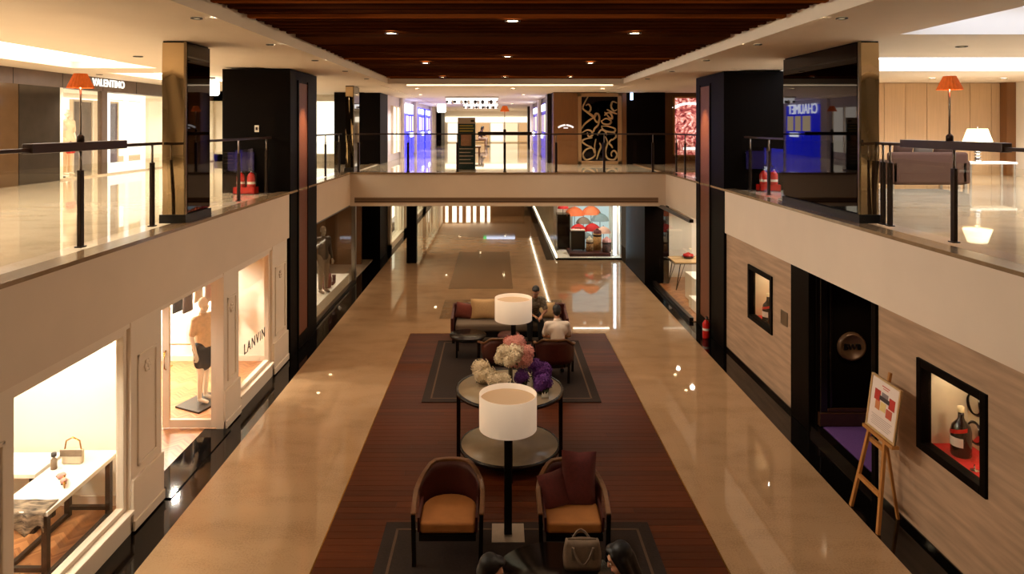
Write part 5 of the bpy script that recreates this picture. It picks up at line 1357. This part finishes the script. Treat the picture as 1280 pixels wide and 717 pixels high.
MB().cyl((4.7, 24.4, 5.95), (4.7, 24.4, 6.0), 0.012, n=8).build('rod', M['steel'], t)

# standing notice on the bridge
t = thing('standing_notice', 'tall dark teal standing notice with yellow lines on the bridge', 'sign', (-0.955, 21.4, ZU + 0.02))
x0, x1 = -1.225, -0.685
MB().box(x0 - 0.02, x1 + 0.02, 21.2, 21.6, ZU + 0.02, ZU + 0.06).build('base', M['steel'], t)
MB().box(x0, x1, 21.37, 21.43, ZU + 0.06, ZU + 1.64).build('body', mat('dark_teal', (10, 48, 54), 0.3, noise=0.15, scale=4), t, bevel=0.006)
MB().box(x0, x1, 21.36, 21.44, ZU + 1.46, ZU + 1.65).build('header', mat('grey_header', (176, 156, 140), 0.4), t)
MB().box(x1 - 0.14, x1 - 0.03, 21.35, 21.362, ZU + 1.52, ZU + 1.57).build('logo', M['black'], t)
for k in range(3):
    MB().box(x0 + 0.05, x1 - 0.07 + 0.03 * (k % 2), 21.362, 21.37, ZU + 1.38 - 0.08 * k, ZU + 1.415 - 0.08 * k).build('yellow_line', mat('yellow_print', (176, 160, 70), 0.6), t)
MB().box(x0 + 0.10, x1 - 0.12, 21.362, 21.37, ZU + 0.78, ZU + 1.12).build('photograph', mat('notice_photo', (190, 140, 110), 0.5, noise=0.6, scale=5), t)
for k in range(5):
    MB().box(x0 + 0.05, x1 - 0.06 - 0.08 * (k % 2), 21.362, 21.37, ZU + 0.68 - 0.11 * k, ZU + 0.70 - 0.11 * k).build('text_line', M['paper'], t)

# ================================================================== FAR CORRIDOR
bluep = mat('royal_blue_panel', (16, 26, 170), 0.35, noise=0.15, scale=6, emit=2.3, emit_rgb=(24, 36, 235))  # panelling emits by itself, to show bright in the dark mirror
violet = mat('violet_panel', (60, 40, 170), 0.35, noise=0.15, scale=6, emit=0.5, emit_rgb=(70, 50, 215))  # panelling with a weaker glow put into its colour
litwin = emis('lit_display', (255, 226, 178), 2.0); litsign = emis('lit_sign', (240, 245, 255), 5.0)
wc = struct(MB().box(-4.45, -4.2, 26.62, 52.0, ZU, 6.0), 'wall_corridor_left', mat('pale_lilac_wall', (226, 216, 220), 0.5, noise=0.03, scale=4))
def shopbay(label, x, y0, y1, side, panel, sign_text=None):
    """shopfront bay: coloured panelling with a lit show window, lit sign and base cases"""
    t = thing('shopfront', label, 'shopfront', (x, (y0 + y1) / 2, ZU + 0.02)); s = side; zb = ZU + 0.02
    def bx(d0, d1, a, b, z0, z1): return MB().box(x + s * d0, x + s * d1, a, b, z0, z1)
    bx(0, 0.06, y0, y1, zb, 5.75).build('panelling', panel, t)
    w_ = (y1 - y0)
    bx(0.06, 0.09, y0 + 0.3 * w_, y1 - 0.06 * w_, 4.55, 5.25).build('show_window', litwin, t)
    for k in range(1, 3):
        yy = y0 + (0.3 + 0.64 * k / 3) * w_
        bx(0.06, 0.12, yy - 0.05, yy + 0.05, 4.5, 5.3).build('mullion', panel, t)
    if sign_text:
        q = text_mesh('lettering', sign_text, litsign, 0.34, 0.015, t, (x + s * 0.10, (y0 + y1) / 2, 5.55), (PI / 2, 0, PI / 2 if s > 0 else -PI / 2), width=w_ * 0.8)
    else:
        bx(0.06, 0.10, y0 + 0.2 * w_, y1 - 0.1 * w_, 5.42, 5.68).build('lit_sign', litsign, t)
    for k in range(4):
        a = y0 + w_ * (k + 0.08) / 4; b = y0 + w_ * (k + 0.92) / 4
        bx(0.06, 0.10, a, b, zb + 0.1, zb + 0.42).build('base_panel', panel, t); bx(0.06, 0.10, a, b, zb + 0.5, zb + 0.95).build('base_panel', panel, t)
    bx(0.10, 0.13, y0 + 0.6 * w_, y0 + 0.85 * w_, zb + 0.85, zb + 1.05).build('lit_card', litsign, t)
    return t
shopbay('royal blue jeweller shopfront with CHAUMET sign in the far corridor', -4.2, 30.4, 34.2, 1, bluep, 'CHAUMET')
shopbay('blue shopfront bay further along the corridor with lit sign', -4.2, 35.8, 39.0, 1, bluep)
shopbay('blue shopfront bay with brown show window farthest along the corridor', -4.2, 39.6, 42.6, 1, bluep)
for y in (30.1, 34.9, 43.2):
    solo(MB().box(-4.175, -4.06, y - 0.3, y + 0.3, ZU + 0.02, 5.98), 'pilaster', mat('pale_pilaster', (232, 220, 214), 0.4), 'pale pilaster between the blue shopfronts', 'pilaster', (-4.14, y, ZU + 0.02), 'corridor pilasters', bevel=0.01)
t = thing('lit_shop_window', 'tall lit cream shop window beside the black column in the far corridor', 'shop window', (-4.2, 28.4, ZU + 0.3))
MB().box(-4.2, -4.16, 27.4, 29.4, ZU + 0.3, 5.55).build('lit_display', emis('lit_cream', (255, 240, 214), 2.0), t)
for yy in (27.36, 28.4, 29.4):
    MB().box(-4.2, -4.10, yy, yy + 0.08, ZU + 0.3, 5.6).build('mullion', M['white'], t)
solo(MB().box(-4.17, -3.85, 47.6, 50.6, ZU + 0.02, 5.96), 'dark_pilaster', M['blackwood'], 'dark pilaster at the far end of the blue shop corridor', 'pilaster', (-4.0, 49, ZU + 0.02), bevel=0.01)
struct(MB().box(2.0, 2.25, 25.2, 46.0, ZU, 6.0), 'wall_corridor_right', M['header'])
shopbay('violet shopfront bay next to the brown panelled wall', 2.0, 27.0, 30.6, -1, violet)
shopbay('violet shopfront bay further along opposite the blue shops', 2.0, 33.6, 37.6, -1, violet)
for y, nm in ((26.3, 'dark'), (31.9, 'pale'), (39.0, 'pale'), (43.0, 'dark')):
    solo(MB().box(1.84, 1.975, y - 0.5, y + 0.5, ZU + 0.02, 5.98), 'pilaster', M['bronze'] if nm == 'dark' else MATS['pale_pilaster'],
         nm + ' pilaster beside the violet shopfronts', 'pilaster', (1.93, y, ZU + 0.02), nm + ' corridor pilasters', bevel=0.01)
lantern('white glowing lantern hanging before the dark pilaster in the corridor', -3.1, 38.5, 5.78 - 0.25, 0.25, 0.45)
# two crystal ceiling fixtures
for k, (x, y, w_) in enumerate(((-1.05, 29.0, 2.2), (-0.9, 37.5, 1.9))):
    t = thing('crystal_ceiling_light', ('nearer' if False else 'large') + (' crystal ceiling light over the corridor before the blue jeweller' if k == 0 else ' crystal ceiling light over the corridor by the violet shops'), 'ceiling light', (x, y, 5.6))
    MB().box(x - w_ / 2, x + w_ / 2, y - 0.6, y + 0.6, 5.93, 5.99).build('plate', M['chrome'], t)
    MB().box(x - w_ / 2 + 0.05, x + w_ / 2 - 0.05, y - 0.55, y + 0.55, 5.74, 5.93).build('glow_body', emis('crystal_glow', (255, 250, 244), 2.2), t)
    for j in range(12):
        xx = x - w_ / 2 + w_ * (j + 0.5 + 0.25 * math.sin(j * 2.3)) / 12; s_ = 0.6 + 0.4 * abs(math.sin(j * 1.7))
        MB().lathe([(0.001, -0.10 * s_), (0.09 * s_, -0.03), (0.05, 0.05 * s_), (0.001, 0.08 * s_)], 6, (xx, y - 0.58, 5.78), smooth=False).build('crystal', M['chrome'] if j % 2 else M['bronze'], t)
# far cream shops at the end
fe = struct(MB().box(-16, 18, 56.0, 56.3, ZU, 6.0), 'wall_corridor_end', M['wallwhite'])
struct(MB().box(-4.2, 3.0, 55.9, 56.0, 5.1, 5.5), 'lit_cornice', emis('far_cornice', (255, 238, 208), 2.6), fe)
for k in range(6):
    xx = -4.0 + 1.15 * k
    struct(MB().box(xx, xx + 1.0, 55.9, 56.0, ZU + 0.1, 5.0), 'lit_shop_bay', emis('far_bay_%d' % (k % 3), ((255, 236, 206), (255, 222, 178), (246, 190, 132))[k % 3], (1.6, 1.3, 0.9)[k % 3]), fe)
# benches and a far visitor
def bench(label, x, y):
    t = thing('bench', label, 'bench', (x, y, ZU + 0.02)); zb = ZU + 0.02
    MB().box(x - 0.5, x + 0.5, y - 0.25, y + 0.25, zb + 0.38, zb + 0.46).build('seat', M['chairwood'], t, bevel=0.015)
    for dx in (-0.42, 0.42):
        MB().box(x + dx - 0.04, x + dx + 0.04, y - 0.22, y + 0.22, zb, zb + 0.38).build('leg', M['chairwood'], t)
bench('brown wooden bench under the seated visitor in the far corridor', -1.25, 46.0)
bench('brown wooden bench behind the standing notice', -1.25, 31.5)
pp = seated(0.10, 0.46)
figure('person', 'person in a dark plum top and pale trousers sitting on the far bench', 'person', (-1.15, 46.0, ZU + 0.02), PI / 2 * 0.9, pp,
       dict(skin=M['skin'], shirt=mat('plum_top', (60, 34, 46), 0.8), sleeve='long', trousers=mat('pale_trousers', (186, 160, 140), 0.8), shoes=M['black'], hair=M['hair'], hairlen=0.1), voxel=0.012)

# ================================================================== LOUNGE ON THE BOARDED FLOOR
ZW = 0.008
def rug(label, x0, x1, y0, y1):
    t = thing('rug', label, 'rug', ((x0 + x1) / 2, (y0 + y1) / 2, ZW))
    MB().box(x0, x1, y0, y1, ZW, ZW + 0.014).build('pile', M['rug'], t, bevel=0.005)
    f = MB(); i = 0.14
    for (a, b, c, d) in ((x0 + i, x0 + i + 0.03, y0 + i, y1 - i), (x1 - i - 0.03, x1 - i, y0 + i, y1 - i), (x0 + i, x1 - i, y0 + i, y0 + i + 0.03), (x0 + i, x1 - i, y1 - i - 0.03, y1 - i)):
        f.box(a, b, c, d, ZW + 0.012, ZW + 0.017)
    f.build('border_line', M['rugline'], t)
rug('dark brown bordered rug under the pair of tan seated armchairs', -1.34, 1.81, 4.9, 8.40)
rug('dark brown bordered rug under the far sofa group', -1.32, 1.80, 12.05, 15.5)
ZR = ZW + 0.017

def arc(cx, cy, rx, ry, a0, a1, n, z):
    return [(cx + rx * math.cos(a0 + (a1 - a0) * i / n), cy + ry * math.sin(a0 + (a1 - a0) * i / n), z(i / n) if callable(z) else z) for i in range(n + 1)]
def armchair(label, loc, rz, seatm, group=None):
    """barrel-backed armchair with open curved wooden arms; faces -Y"""
    t = thing('armchair', label, 'chair', loc, rz, group, world=False)
    # seat cushion (rounded back)
    pl = [(-0.30, -0.34), (0.30, -0.34), (0.305, 0.02)] + [(0.305 * math.cos(a), 0.02 + 0.27 * math.sin(a)) for a in [PI * k / 10 for k in range(1, 10)]] + [(-0.305, 0.02)]
    MB().prism(pl, 'z', 0.34, 0.46).build('seat', seatm, t, bevel=0.03, seg=3)
    MB().prism([(x * 1.03, y * 1.03) for x, y in pl], 'z', 0.27, 0.34).build('seat_frame', M['blacklac'], t)
    # curved back shell
    sh = MB(); vs = []; n = 16; rows_ = 5
    for j in range(rows_ + 1):
        q = j / rows_
        for i in range(n + 1):
            a = PI * 0.06 + PI * 0.88 * i / n
            top = 0.80 - 0.14 * max(0.0, abs(math.cos(a)) - 0.6) / 0.4
            z = 0.36 + (top - 0.36) * q
            vs.append((0.335 * (1 + 0.06 * q) * math.cos(a), 0.0 + 0.335 * (1 + 0.10 * q) * abs(math.sin(a)) ** 0.8, z))
    sh._add(vs, [(j * (n + 1) + i, j * (n + 1) + i + 1, (j + 1) * (n + 1) + i + 1, (j + 1) * (n + 1) + i) for j in range(rows_) for i in range(n)], True)
    o = sh.build('backrest', M['maroon'], t); s = o.modifiers.new('thick', 'SOLIDIFY'); s.thickness = 0.045; s.offset = 0
    # top rail running into the arms
    pts = [(0.37, -0.36, 0.56), (0.375, -0.20, 0.60), (0.375, -0.02, 0.655)]
    pts += [(0.365 * math.cos(a), 0.005 + 0.375 * abs(math.sin(a)) ** 0.8, 0.815 - 0.15 * max(0.0, abs(math.cos(a)) - 0.6) / 0.4) for a in [PI * (0.04 + 0.92 * k / 16) for k in range(17)]]
    pts += [(-0.375, -0.02, 0.655), (-0.375, -0.20, 0.60), (-0.37, -0.36, 0.56)]
    MB().ribbon(pts, 0.035, 0.055).build('top_rail', M['chairwood'], t, bevel=0.01)
    for sx in (-1, 1):
        MB().ribbon([(0.36 * sx, -0.34, 0.0), (0.37 * sx, -0.35, 0.56)], 0.05, 0.045, up=(0, 1, 0)).build('leg', M['blacklac'], t)
        MB().ribbon([(0.25 * sx, 0.30, 0.0), (0.26 * sx, 0.27, 0.36)], 0.05, 0.045, up=(0, 1, 0)).build('leg', M['blacklac'], t)
        MB().box(0.315 * sx - 0.012, 0.315 * sx + 0.012, -0.34, 0.10, 0.36, 0.52).build('side_panel', M['maroon'], t)
    return t
c1 = armchair('barrel armchair with tan seat and bare maroon back beside the floor lamp', (-0.545, 7.90, ZR), 0.0, M['tan'])
c2 = dup(c1, (0.835, 7.90, ZR), 0.0, 'barrel armchair with tan seat holding two maroon cushions')
c3 = dup(c1, (0.05, 13.30, ZR), PI + 0.15, 'empty maroon barrel armchair with its back to the flower table')
c4 = dup(c1, (1.08, 13.22, ZR), PI - 0.05, 'maroon barrel armchair under the man in the white shirt')
c5 = dup(c1, (1.26, 5.72, ZR), -PI / 2, 'barrel armchair under the long haired woman')
c6 = dup(c1, (-0.36, 5.50, ZR), PI / 2, 'barrel armchair under the person with short black hair')
solo(MB().pillow((0.93, 8.00, 0.74), 0.40, 0.62, 0.17, Matrix.Rotation(-0.16, 3, 'X') @ Matrix.Rotation(0.04, 3, 'Y')), 'cushion', M['maroonf'], 'tall maroon cushion standing upright in the tan seated armchair', 'cushion', (0.93, 8.0, 0.46))
solo(MB().pillow((0.66, 7.96, 0.64), 0.36, 0.40, 0.16, Matrix.Rotation(-0.30, 3, 'X') @ Matrix.Rotation(-0.25, 3, 'Y') @ Matrix.Rotation(0.3, 3, 'Z')), 'cushion', M['maroonf'], 'squat maroon cushion slumped beside the taller one in the armchair', 'cushion', (0.66, 7.96, 0.46))

def floor_lamp(label, x, y, z):
    t = thing('floor_lamp', label, 'lamp', (x, y, z), world=False)
    MB().box(-0.19, 0.19, -0.19, 0.19, 0, 0.02).build('base_plate', M['baseplate'], t, bevel=0.004)
    MB().box(-0.045, 0.045, -0.045, 0.045, 0.02, 1.36).build('pole', M['black'], t, bevel=0.004)
    MB().cyl((0, 0, 1.36), (0, 0, 1.58), 0.012, n=8).build('stem', M['black'], t)
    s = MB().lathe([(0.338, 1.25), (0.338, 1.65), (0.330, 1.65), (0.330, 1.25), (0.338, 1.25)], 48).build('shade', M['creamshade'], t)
    MB().lathe([(0.330, 1.30), (0.001, 1.30)], 48).lathe([(0.330, 1.585), (0.001, 1.585)], 48).build('diffuser', mat('shade_diffuser', (214, 184, 150), 0.8), s)
    return t
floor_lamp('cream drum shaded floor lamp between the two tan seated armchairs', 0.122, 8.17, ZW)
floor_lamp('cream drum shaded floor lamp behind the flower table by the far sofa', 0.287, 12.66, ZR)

# two-tier flower table
tx_, ty_ = 0.174, 10.1
t = thing('round_table', 'two tiered round table with dark legs carrying the flowers', 'table', (tx_, ty_, ZW), world=False)
MB().lathe([(0.001, 0.975), (0.745, 0.975), (0.745, 0.992), (0.001, 0.992)], 64).build('table_top', M['tableglass'], t)
MB().lathe([(0.745, 0.955), (0.78, 0.955), (0.78, 0.998), (0.745, 0.998), (0.745, 0.955)], 64).build('rim', M['blacklac'], t)
MB().lathe([(0.001, 0.15), (0.70, 0.15), (0.70, 0.19), (0.001, 0.19)], 64).build('lower_shelf', M['tableglass'], t)
MB().lathe([(0.70, 0.135), (0.72, 0.135), (0.72, 0.195), (0.70, 0.195), (0.70, 0.135)], 64).build('shelf_rim', M['blacklac'], t)
for k in range(4):
    a = PI / 2 * k
    MB().box(0.74 * math.cos(a) - 0.028, 0.74 * math.cos(a) + 0.028, 0.74 * math.sin(a) - 0.028, 0.74 * math.sin(a) + 0.028, 0, 0.96).build('leg', M['blacklac'], t)
ZT = ZW + 0.992
def bloom(c, r, m, n=110, seed=0, flat=0.9):
    """hydrangea head: many four-petalled florets over a ball"""
    rnd = random.Random(seed); b = MB(); b.ell(c, (r * 0.70, r * 0.70, r * 0.70 * flat), 12, 8)
    for i in range(n):
        z = 1 - 2 * (i + 0.5) / n
        if z < -0.75: continue
        a = i * 2.39996; s = math.sqrt(1 - z * z); N_ = Vector((s * math.cos(a), s * math.sin(a), z))
        o = Vector(c) + Vector((N_.x, N_.y, N_.z * flat)) * r * rnd.uniform(0.82, 1.08)
        q = (N_ + Vector((rnd.uniform(-.3, .3), rnd.uniform(-.3, .3), rnd.uniform(-.3, .3)))).normalized().to_track_quat('Z', 'Y')
        ps = r * rnd.uniform(0.24, 0.32); a0 = rnd.uniform(0, PI)
        for k in range(4):
            e = a0 + PI / 2 * k
            vs = [o, o + q @ Vector((ps * math.cos(e - 0.5), ps * math.sin(e - 0.5), ps * 0.25)), o + q @ Vector((ps * 1.35 * math.cos(e), ps * 1.35 * math.sin(e), ps * 0.1)), o + q @ Vector((ps * math.cos(e + 0.5), ps * math.sin(e + 0.5), ps * 0.25))]
            b._add(vs, [(0, 1, 2, 3)])
    return b
def leaves(parent, c, r, n, seed):
    rnd = random.Random(seed)
    for i in range(n):
        a = 2 * PI * i / n + rnd.uniform(-0.3, 0.3); d = Vector((math.cos(a), math.sin(a), rnd.uniform(-0.5, 0.0))).normalized(); s = Vector((-math.sin(a), math.cos(a), 0))
        p0 = Vector(c); L_ = r * rnd.uniform(1.1, 1.4)
        m = MB(); m._add([p0, p0 + d * L_ * 0.5 + s * 0.045, p0 + d * L_, p0 + d * L_ * 0.5 - s * 0.045, p0 + d * L_ * 0.5 - Vector((0, 0, 0.02))], [(0, 1, 4), (1, 2, 4), (2, 3, 4), (3, 0, 4)])
        m.build('leaf', M['leaf'], parent)
def low_bowl(label, x, y, r, heads, m, seed, bowlm):
    t = thing('hydrangea_bowl', label, 'flowers', (x, y, ZT))
    MB().lathe([(0.001, 0.0), (r * 0.6, 0.0), (r * 0.72, 0.03), (r * 0.75, 0.10), (r * 0.70, 0.10), (r * 0.66, 0.03), (0.001, 0.015)], 20, (x, y, ZT)).build('bowl', bowlm, t)
    for k, (dx, dy, dz, rr) in enumerate(heads):
        bloom((x + dx, y + dy, ZT + dz), max(rr, 0.06), m, 64, seed + k).build('bloom', m, t)
    leaves(t, (x, y, ZT + 0.11), r, 5, seed)
    return t
low_bowl('low bowl of white hydrangeas at the edge of the round table', -0.205, 10.30, 0.15, [(-0.04, 0.02, 0.20, 0.13), (0.07, -0.06, 0.15, 0.11), (-0.04, -0.10, 0.13, 0.09)], M['petalw'], 11, M['tableglass'])
low_bowl('low bowl of white hydrangeas hidden partly by the lamp shade', 0.02, 9.98, 0.13, [(-0.05, 0.0, 0.16, 0.11), (0.07, 0.02, 0.15, 0.10)], M['petalw'], 23, M['tableglass'])
low_bowl('low bowl of violet hydrangeas beside the glass vase', 0.36, 10.20, 0.11, [(0, 0, 0.14, 0.10), (-0.05, -0.05, 0.11, 0.07)], M['petalv'], 31, M['blacklac'])
low_bowl('largest low bowl of violet hydrangeas, towards the far sofa', 0.62, 10.38, 0.15, [(-0.05, 0.03, 0.20, 0.12), (0.07, -0.02, 0.16, 0.12), (0.0, -0.08, 0.13, 0.09)], M['petalv'], 41, M['blacklac'])
low_bowl('low bowl of violet hydrangeas at the rim behind the folded white card', 0.64, 9.92, 0.13, [(0, 0, 0.16, 0.12), (0.05, 0.05, 0.12, 0.09), (-0.05, -0.05, 0.11, 0.08)], M['petalv'], 51, M['blacklac'])
t = thing('flower_vase', 'tall glass vase of white and pink hydrangeas in the middle of the table', 'flowers', (0.19, 10.25, ZT))
MB().lathe([(0.001, 0.0), (0.055, 0.0), (0.055, 0.02), (0.032, 0.04), (0.032, 0.34), (0.038, 0.36), (0.034, 0.36), (0.028, 0.34), (0.028, 0.04), (0.001, 0.03)], 20, (0.19, 10.25, ZT)).build('vase', mat('smoky_glass', (150, 136, 116), 0.08, trans=0.6), t)
for k in range(5):
    a = 2 * PI * k / 5
    MB().tube([(0.19, 10.25, ZT + 0.05), (0.19 + 0.01 * math.cos(a), 10.25 + 0.01 * math.sin(a), ZT + 0.33), (0.19 + 0.08 * math.cos(a), 10.25 + 0.08 * math.sin(a), ZT + 0.42)], 0.005, 6).build('stem', M['leaf'], t)
for k, (dx, dy, dz, rr, mm) in enumerate(((-0.09, -0.05, 0.50, 0.115, 'petalw'), (0.04, -0.10, 0.46, 0.115, 'petalw'), (0.08, -0.05, 0.52, 0.11, 'petalw'), (-0.15, -0.08, 0.42, 0.09, 'petalw'), (-0.03, -0.14, 0.40, 0.09, 'petalw'),
                                     (0.10, 0.08, 0.60, 0.12, 'petalp'), (0.0, 0.10, 0.60, 0.10, 'petalp'), (0.22, 0.02, 0.48, 0.12, 'petalp'), (0.20, -0.03, 0.38, 0.11, 'petalp'), (0.06, 0.0, 0.36, 0.11, 'petalp'))):
    bloom((0.19 + dx, 10.25 + dy, ZT + dz - 0.02), rr, M[mm], 60, 60 + k).build('bloom', M[mm], t)
leaves(t, (0.19, 10.25, ZT + 0.42), 0.2, 6, 5)
m = MB(); 
for k, a in enumerate((-0.5, 0.0, 0.5)):
    m.prism([(0.66 - 0.03 + 0.05 * math.sin(a), ZT + 0.02), (0.66 + 0.03 + 0.05 * math.sin(a), ZT + 0.02), (0.66 + 0.08 * math.sin(a), ZT + 0.10 - 0.02 * abs(a))], 'y', 9.685 + 0.008 * k, 9.69 + 0.008 * k)
cd_ = thing('folded_card', 'small folded white card standing before the violet hydrangeas', 'card', (0.66, 9.69, ZT))
m.build('fold', M['white_plastic'], cd_); MB().box(0.61, 0.71, 9.67, 9.72, ZT, ZT + 0.022).build('holder', M['chrome'], cd_)

# far sofa
t = thing('sofa', 'grey seated sofa with dark frame and maroon corner panels on the boarded floor', 'sofa', (0.27, 15.7, ZW))
sx0, sx1, sy0, sy1 = -1.03, 1.56, 15.25, 16.02
MB().box(sx0 + 0.10, sx1 - 0.10, sy0, sy1 - 0.12, 0.28, 0.45).build('seat_cushion', M['greyf'], t, bevel=0.05, seg=3)
MB().box(sx0 + 0.02, sx1 - 0.02, sy0 + 0.02, sy1, 0.16, 0.28).build('frame', M['blacklac'], t, bevel=0.01)
MB().box(sx0 + 0.35, sx1 - 0.35, sy1 - 0.16, sy1, 0.30, 0.76).build('backrest', M['greyf'], t, bevel=0.04, seg=3)
for (a, b) in ((sx0 + 0.04, sx0 + 0.40), (sx1 - 0.44, sx1 - 0.04)):
    MB().box(a, b, sy1 - 0.14, sy1 - 0.02, 0.30, 0.74).build('corner_panel', M['maroon'], t, bevel=0.02)
for x in (sx0, sx1 - 0.06):
    m = MB(); m.prism([(sy0 - 0.02, 0.28), (sy1, 0.28), (sy1, 0.72), (sy1 - 0.2, 0.66), (sy0 - 0.02, 0.58)], 'x', x, x + 0.06); m.build('arm', M['maroon'], t, bevel=0.015)
for x in (sx0 + 0.06, sx1 - 0.06):
    for y in (sy0 + 0.06, sy1 - 0.06):
        MB().box(x - 0.03, x + 0.03, y - 0.03, y + 0.03, ZW, 0.17).build('leg', M['blacklac'], t)
solo(MB().pillow((-0.31, 15.72, 0.67), 0.60, 0.44, 0.18, Matrix.Rotation(-0.25, 3, 'X')), 'cushion', M['beigef'], 'large beige cushion propped on the grey seated sofa', 'cushion', (-0.31, 15.72, 0.45))
solo(MB().pillow((-0.74, 15.74, 0.62), 0.42, 0.34, 0.16, Matrix.Rotation(-0.3, 3, 'X') @ Matrix.Rotation(0.15, 3, 'Y')), 'cushion', M['rustf'], 'rust red cushion in the corner of the grey seated sofa', 'cushion', (-0.74, 15.74, 0.45))
solo(MB().pillow((1.12, 15.75, 0.63), 0.36, 0.34, 0.15, Matrix.Rotation(-0.3, 3, 'X')), 'cushion', M['beigef'], 'beige cushion beside the man in the patterned shirt', 'cushion', (1.12, 15.75, 0.45))
# low dark tables
def low_table(label, x, y, r, h, z=ZR):
    t = thing('coffee_table', label, 'table', (x, y, z), world=False)
    MB().lathe([(0.001, h - 0.03), (r, h - 0.03), (r, h), (0.001, h)], 48).build('table_top', M['blacklac'], t)
    MB().lathe([(r - 0.06, h - 0.08), (r - 0.04, h - 0.08), (r - 0.04, h - 0.03), (r - 0.06, h - 0.03)], 48).build('apron', M['blacklac'], t)
    for k in range(4):
        a = PI / 4 + PI / 2 * k; c, s = (r - 0.07) * math.cos(a), (r - 0.07) * math.sin(a)
        MB().box(c - 0.02, c + 0.02, s - 0.02, s + 0.02, 0, h - 0.03).build('leg', M['blacklac'], t)
low_table('low round dark table before the grey seated sofa', -0.62, 14.55, 0.38, 0.42)
low_table('low round dark table carrying the grey handbag', 0.55, 6.72, 0.60, 0.40)
t = thing('drum_stool', 'round dark upholstered stool between sofa and armchairs', 'stool', (0.24, 14.45, ZR), world=False)
MB().lathe([(0.001, 0.06), (0.23, 0.06), (0.24, 0.10), (0.24, 0.42), (0.22, 0.46), (0.001, 0.47)], 32).build('drum', M['maroon'], t)
MB().lathe([(0.001, 0.0), (0.20, 0.0), (0.20, 0.06), (0.001, 0.06)], 32).build('plinth', M['black'], t)
# grey handbag
t = thing('handbag', 'grey leather handbag with double handles on the low dark table', 'handbag', (0.84, 6.92, ZR + 0.40))
zb = ZR + 0.40
b = MB(); n = 16; vs = []
for j in range(7):
    q = j / 6; z = zb + 0.26 * q; hx = 0.20 * (1 - 0.10 * q) * (0.92 + 0.08 * math.sin(PI * q)); hy = 0.085 * (1 - 0.45 * q)
    for i in range(n):
        a = 2 * PI * i / n; c, s = math.cos(a), math.sin(a)
        vs.append((0.84 + hx * math.copysign(abs(c) ** 0.5, c), 6.92 + hy * math.copysign(abs(s) ** 0.6, s) + 0.01 * math.sin(5 * a) * q, z))
b._add(vs, [(j * n + i, j * n + (i + 1) % n, (j + 1) * n + (i + 1) % n, (j + 1) * n + i) for j in range(6) for i in range(n)] + [tuple(range(n))[::-1], tuple(6 * n + i for i in range(n))], True)
b.build('body', M['bagleather'], t)
for sy in (-1, 1):
    MB().ribbon([(0.84 - 0.10 + 0.2 * k / 10, 6.92 + sy * (0.07 + (0.045 if sy < 0 else 0.05) * math.sin(PI * k / 10)), zb + 0.21 + (-0.13 if sy < 0 else 0.08) * math.sin(PI * k / 10)) for k in range(11)], 0.022, 0.010).build('handle', M['bagleather'], t)
    for dx in (-0.10, 0.10):
        MB().box(0.84 + dx - 0.012, 0.84 + dx + 0.012, 6.92 + sy * 0.066 - 0.008, 6.92 + sy * 0.066 + 0.008, zb + 0.10, zb + 0.22).build('tab', M['greyf'], t)
MB().box(0.70, 0.98, 6.915, 6.925, zb + 0.255, zb + 0.268).build('zip', M['chrome'], t)

# ================================================================== PEOPLE
p = seated(0.16, 0.46, look=(0, -1, -0.45), reach=(0.0, -0.36, 0.70))
figure('person', 'man in a white shirt seen from behind in a maroon armchair', 'person', (1.13, 13.06, ZR), PI, p,
       dict(skin=M['skin'], shirt=M['shirtw'], trousers=M['trousers'], shoes=M['black'], hair=M['hair']))
p = seated(0.34, 0.43, look=(-0.25, -1, -0.7), reach=(0.05, -0.44, 0.66))
figure('person', 'man in a patterned grey shirt sitting on the grey sofa behind the lamp shade', 'person', (0.78, 15.62, ZR - 0.02), 0.1, p,
       dict(skin=M['skin'], shirt=M['shirtg'], trousers=M['trousers'], shoes=M['black'], hair=M['hair']))
p = seated(0.14, 0.46, look=(0, -1, -0.35), reach=(0.0, -0.34, 0.70))
figure('person', 'woman with long black hair looking down beside the grey handbag', 'person', (1.23, 5.72, ZR), -PI / 2, p,
       dict(skin=M['skin'], shirt=mat('dark_blouse', (40, 26, 24), 0.8, noise=0.2, scale=20), sleeve='long', trousers=M['trousers'], shoes=M['black'], hair=M['hair'], hairlen=0.22))
p = seated(0.18, 0.46, look=(0, -1, -0.4), reach=(0.0, -0.34, 0.70))
figure('person', 'person with short black hair looking down in profile near the floor lamp', 'person', (-0.33, 5.50, ZR), PI / 2 + 0.2, p,
       dict(skin=M['skin'], shirt=mat('dark_jacket', (30, 26, 26), 0.8, noise=0.2, scale=20), sleeve='long', trousers=M['trousers'], shoes=M['black'], hair=M['hair']))
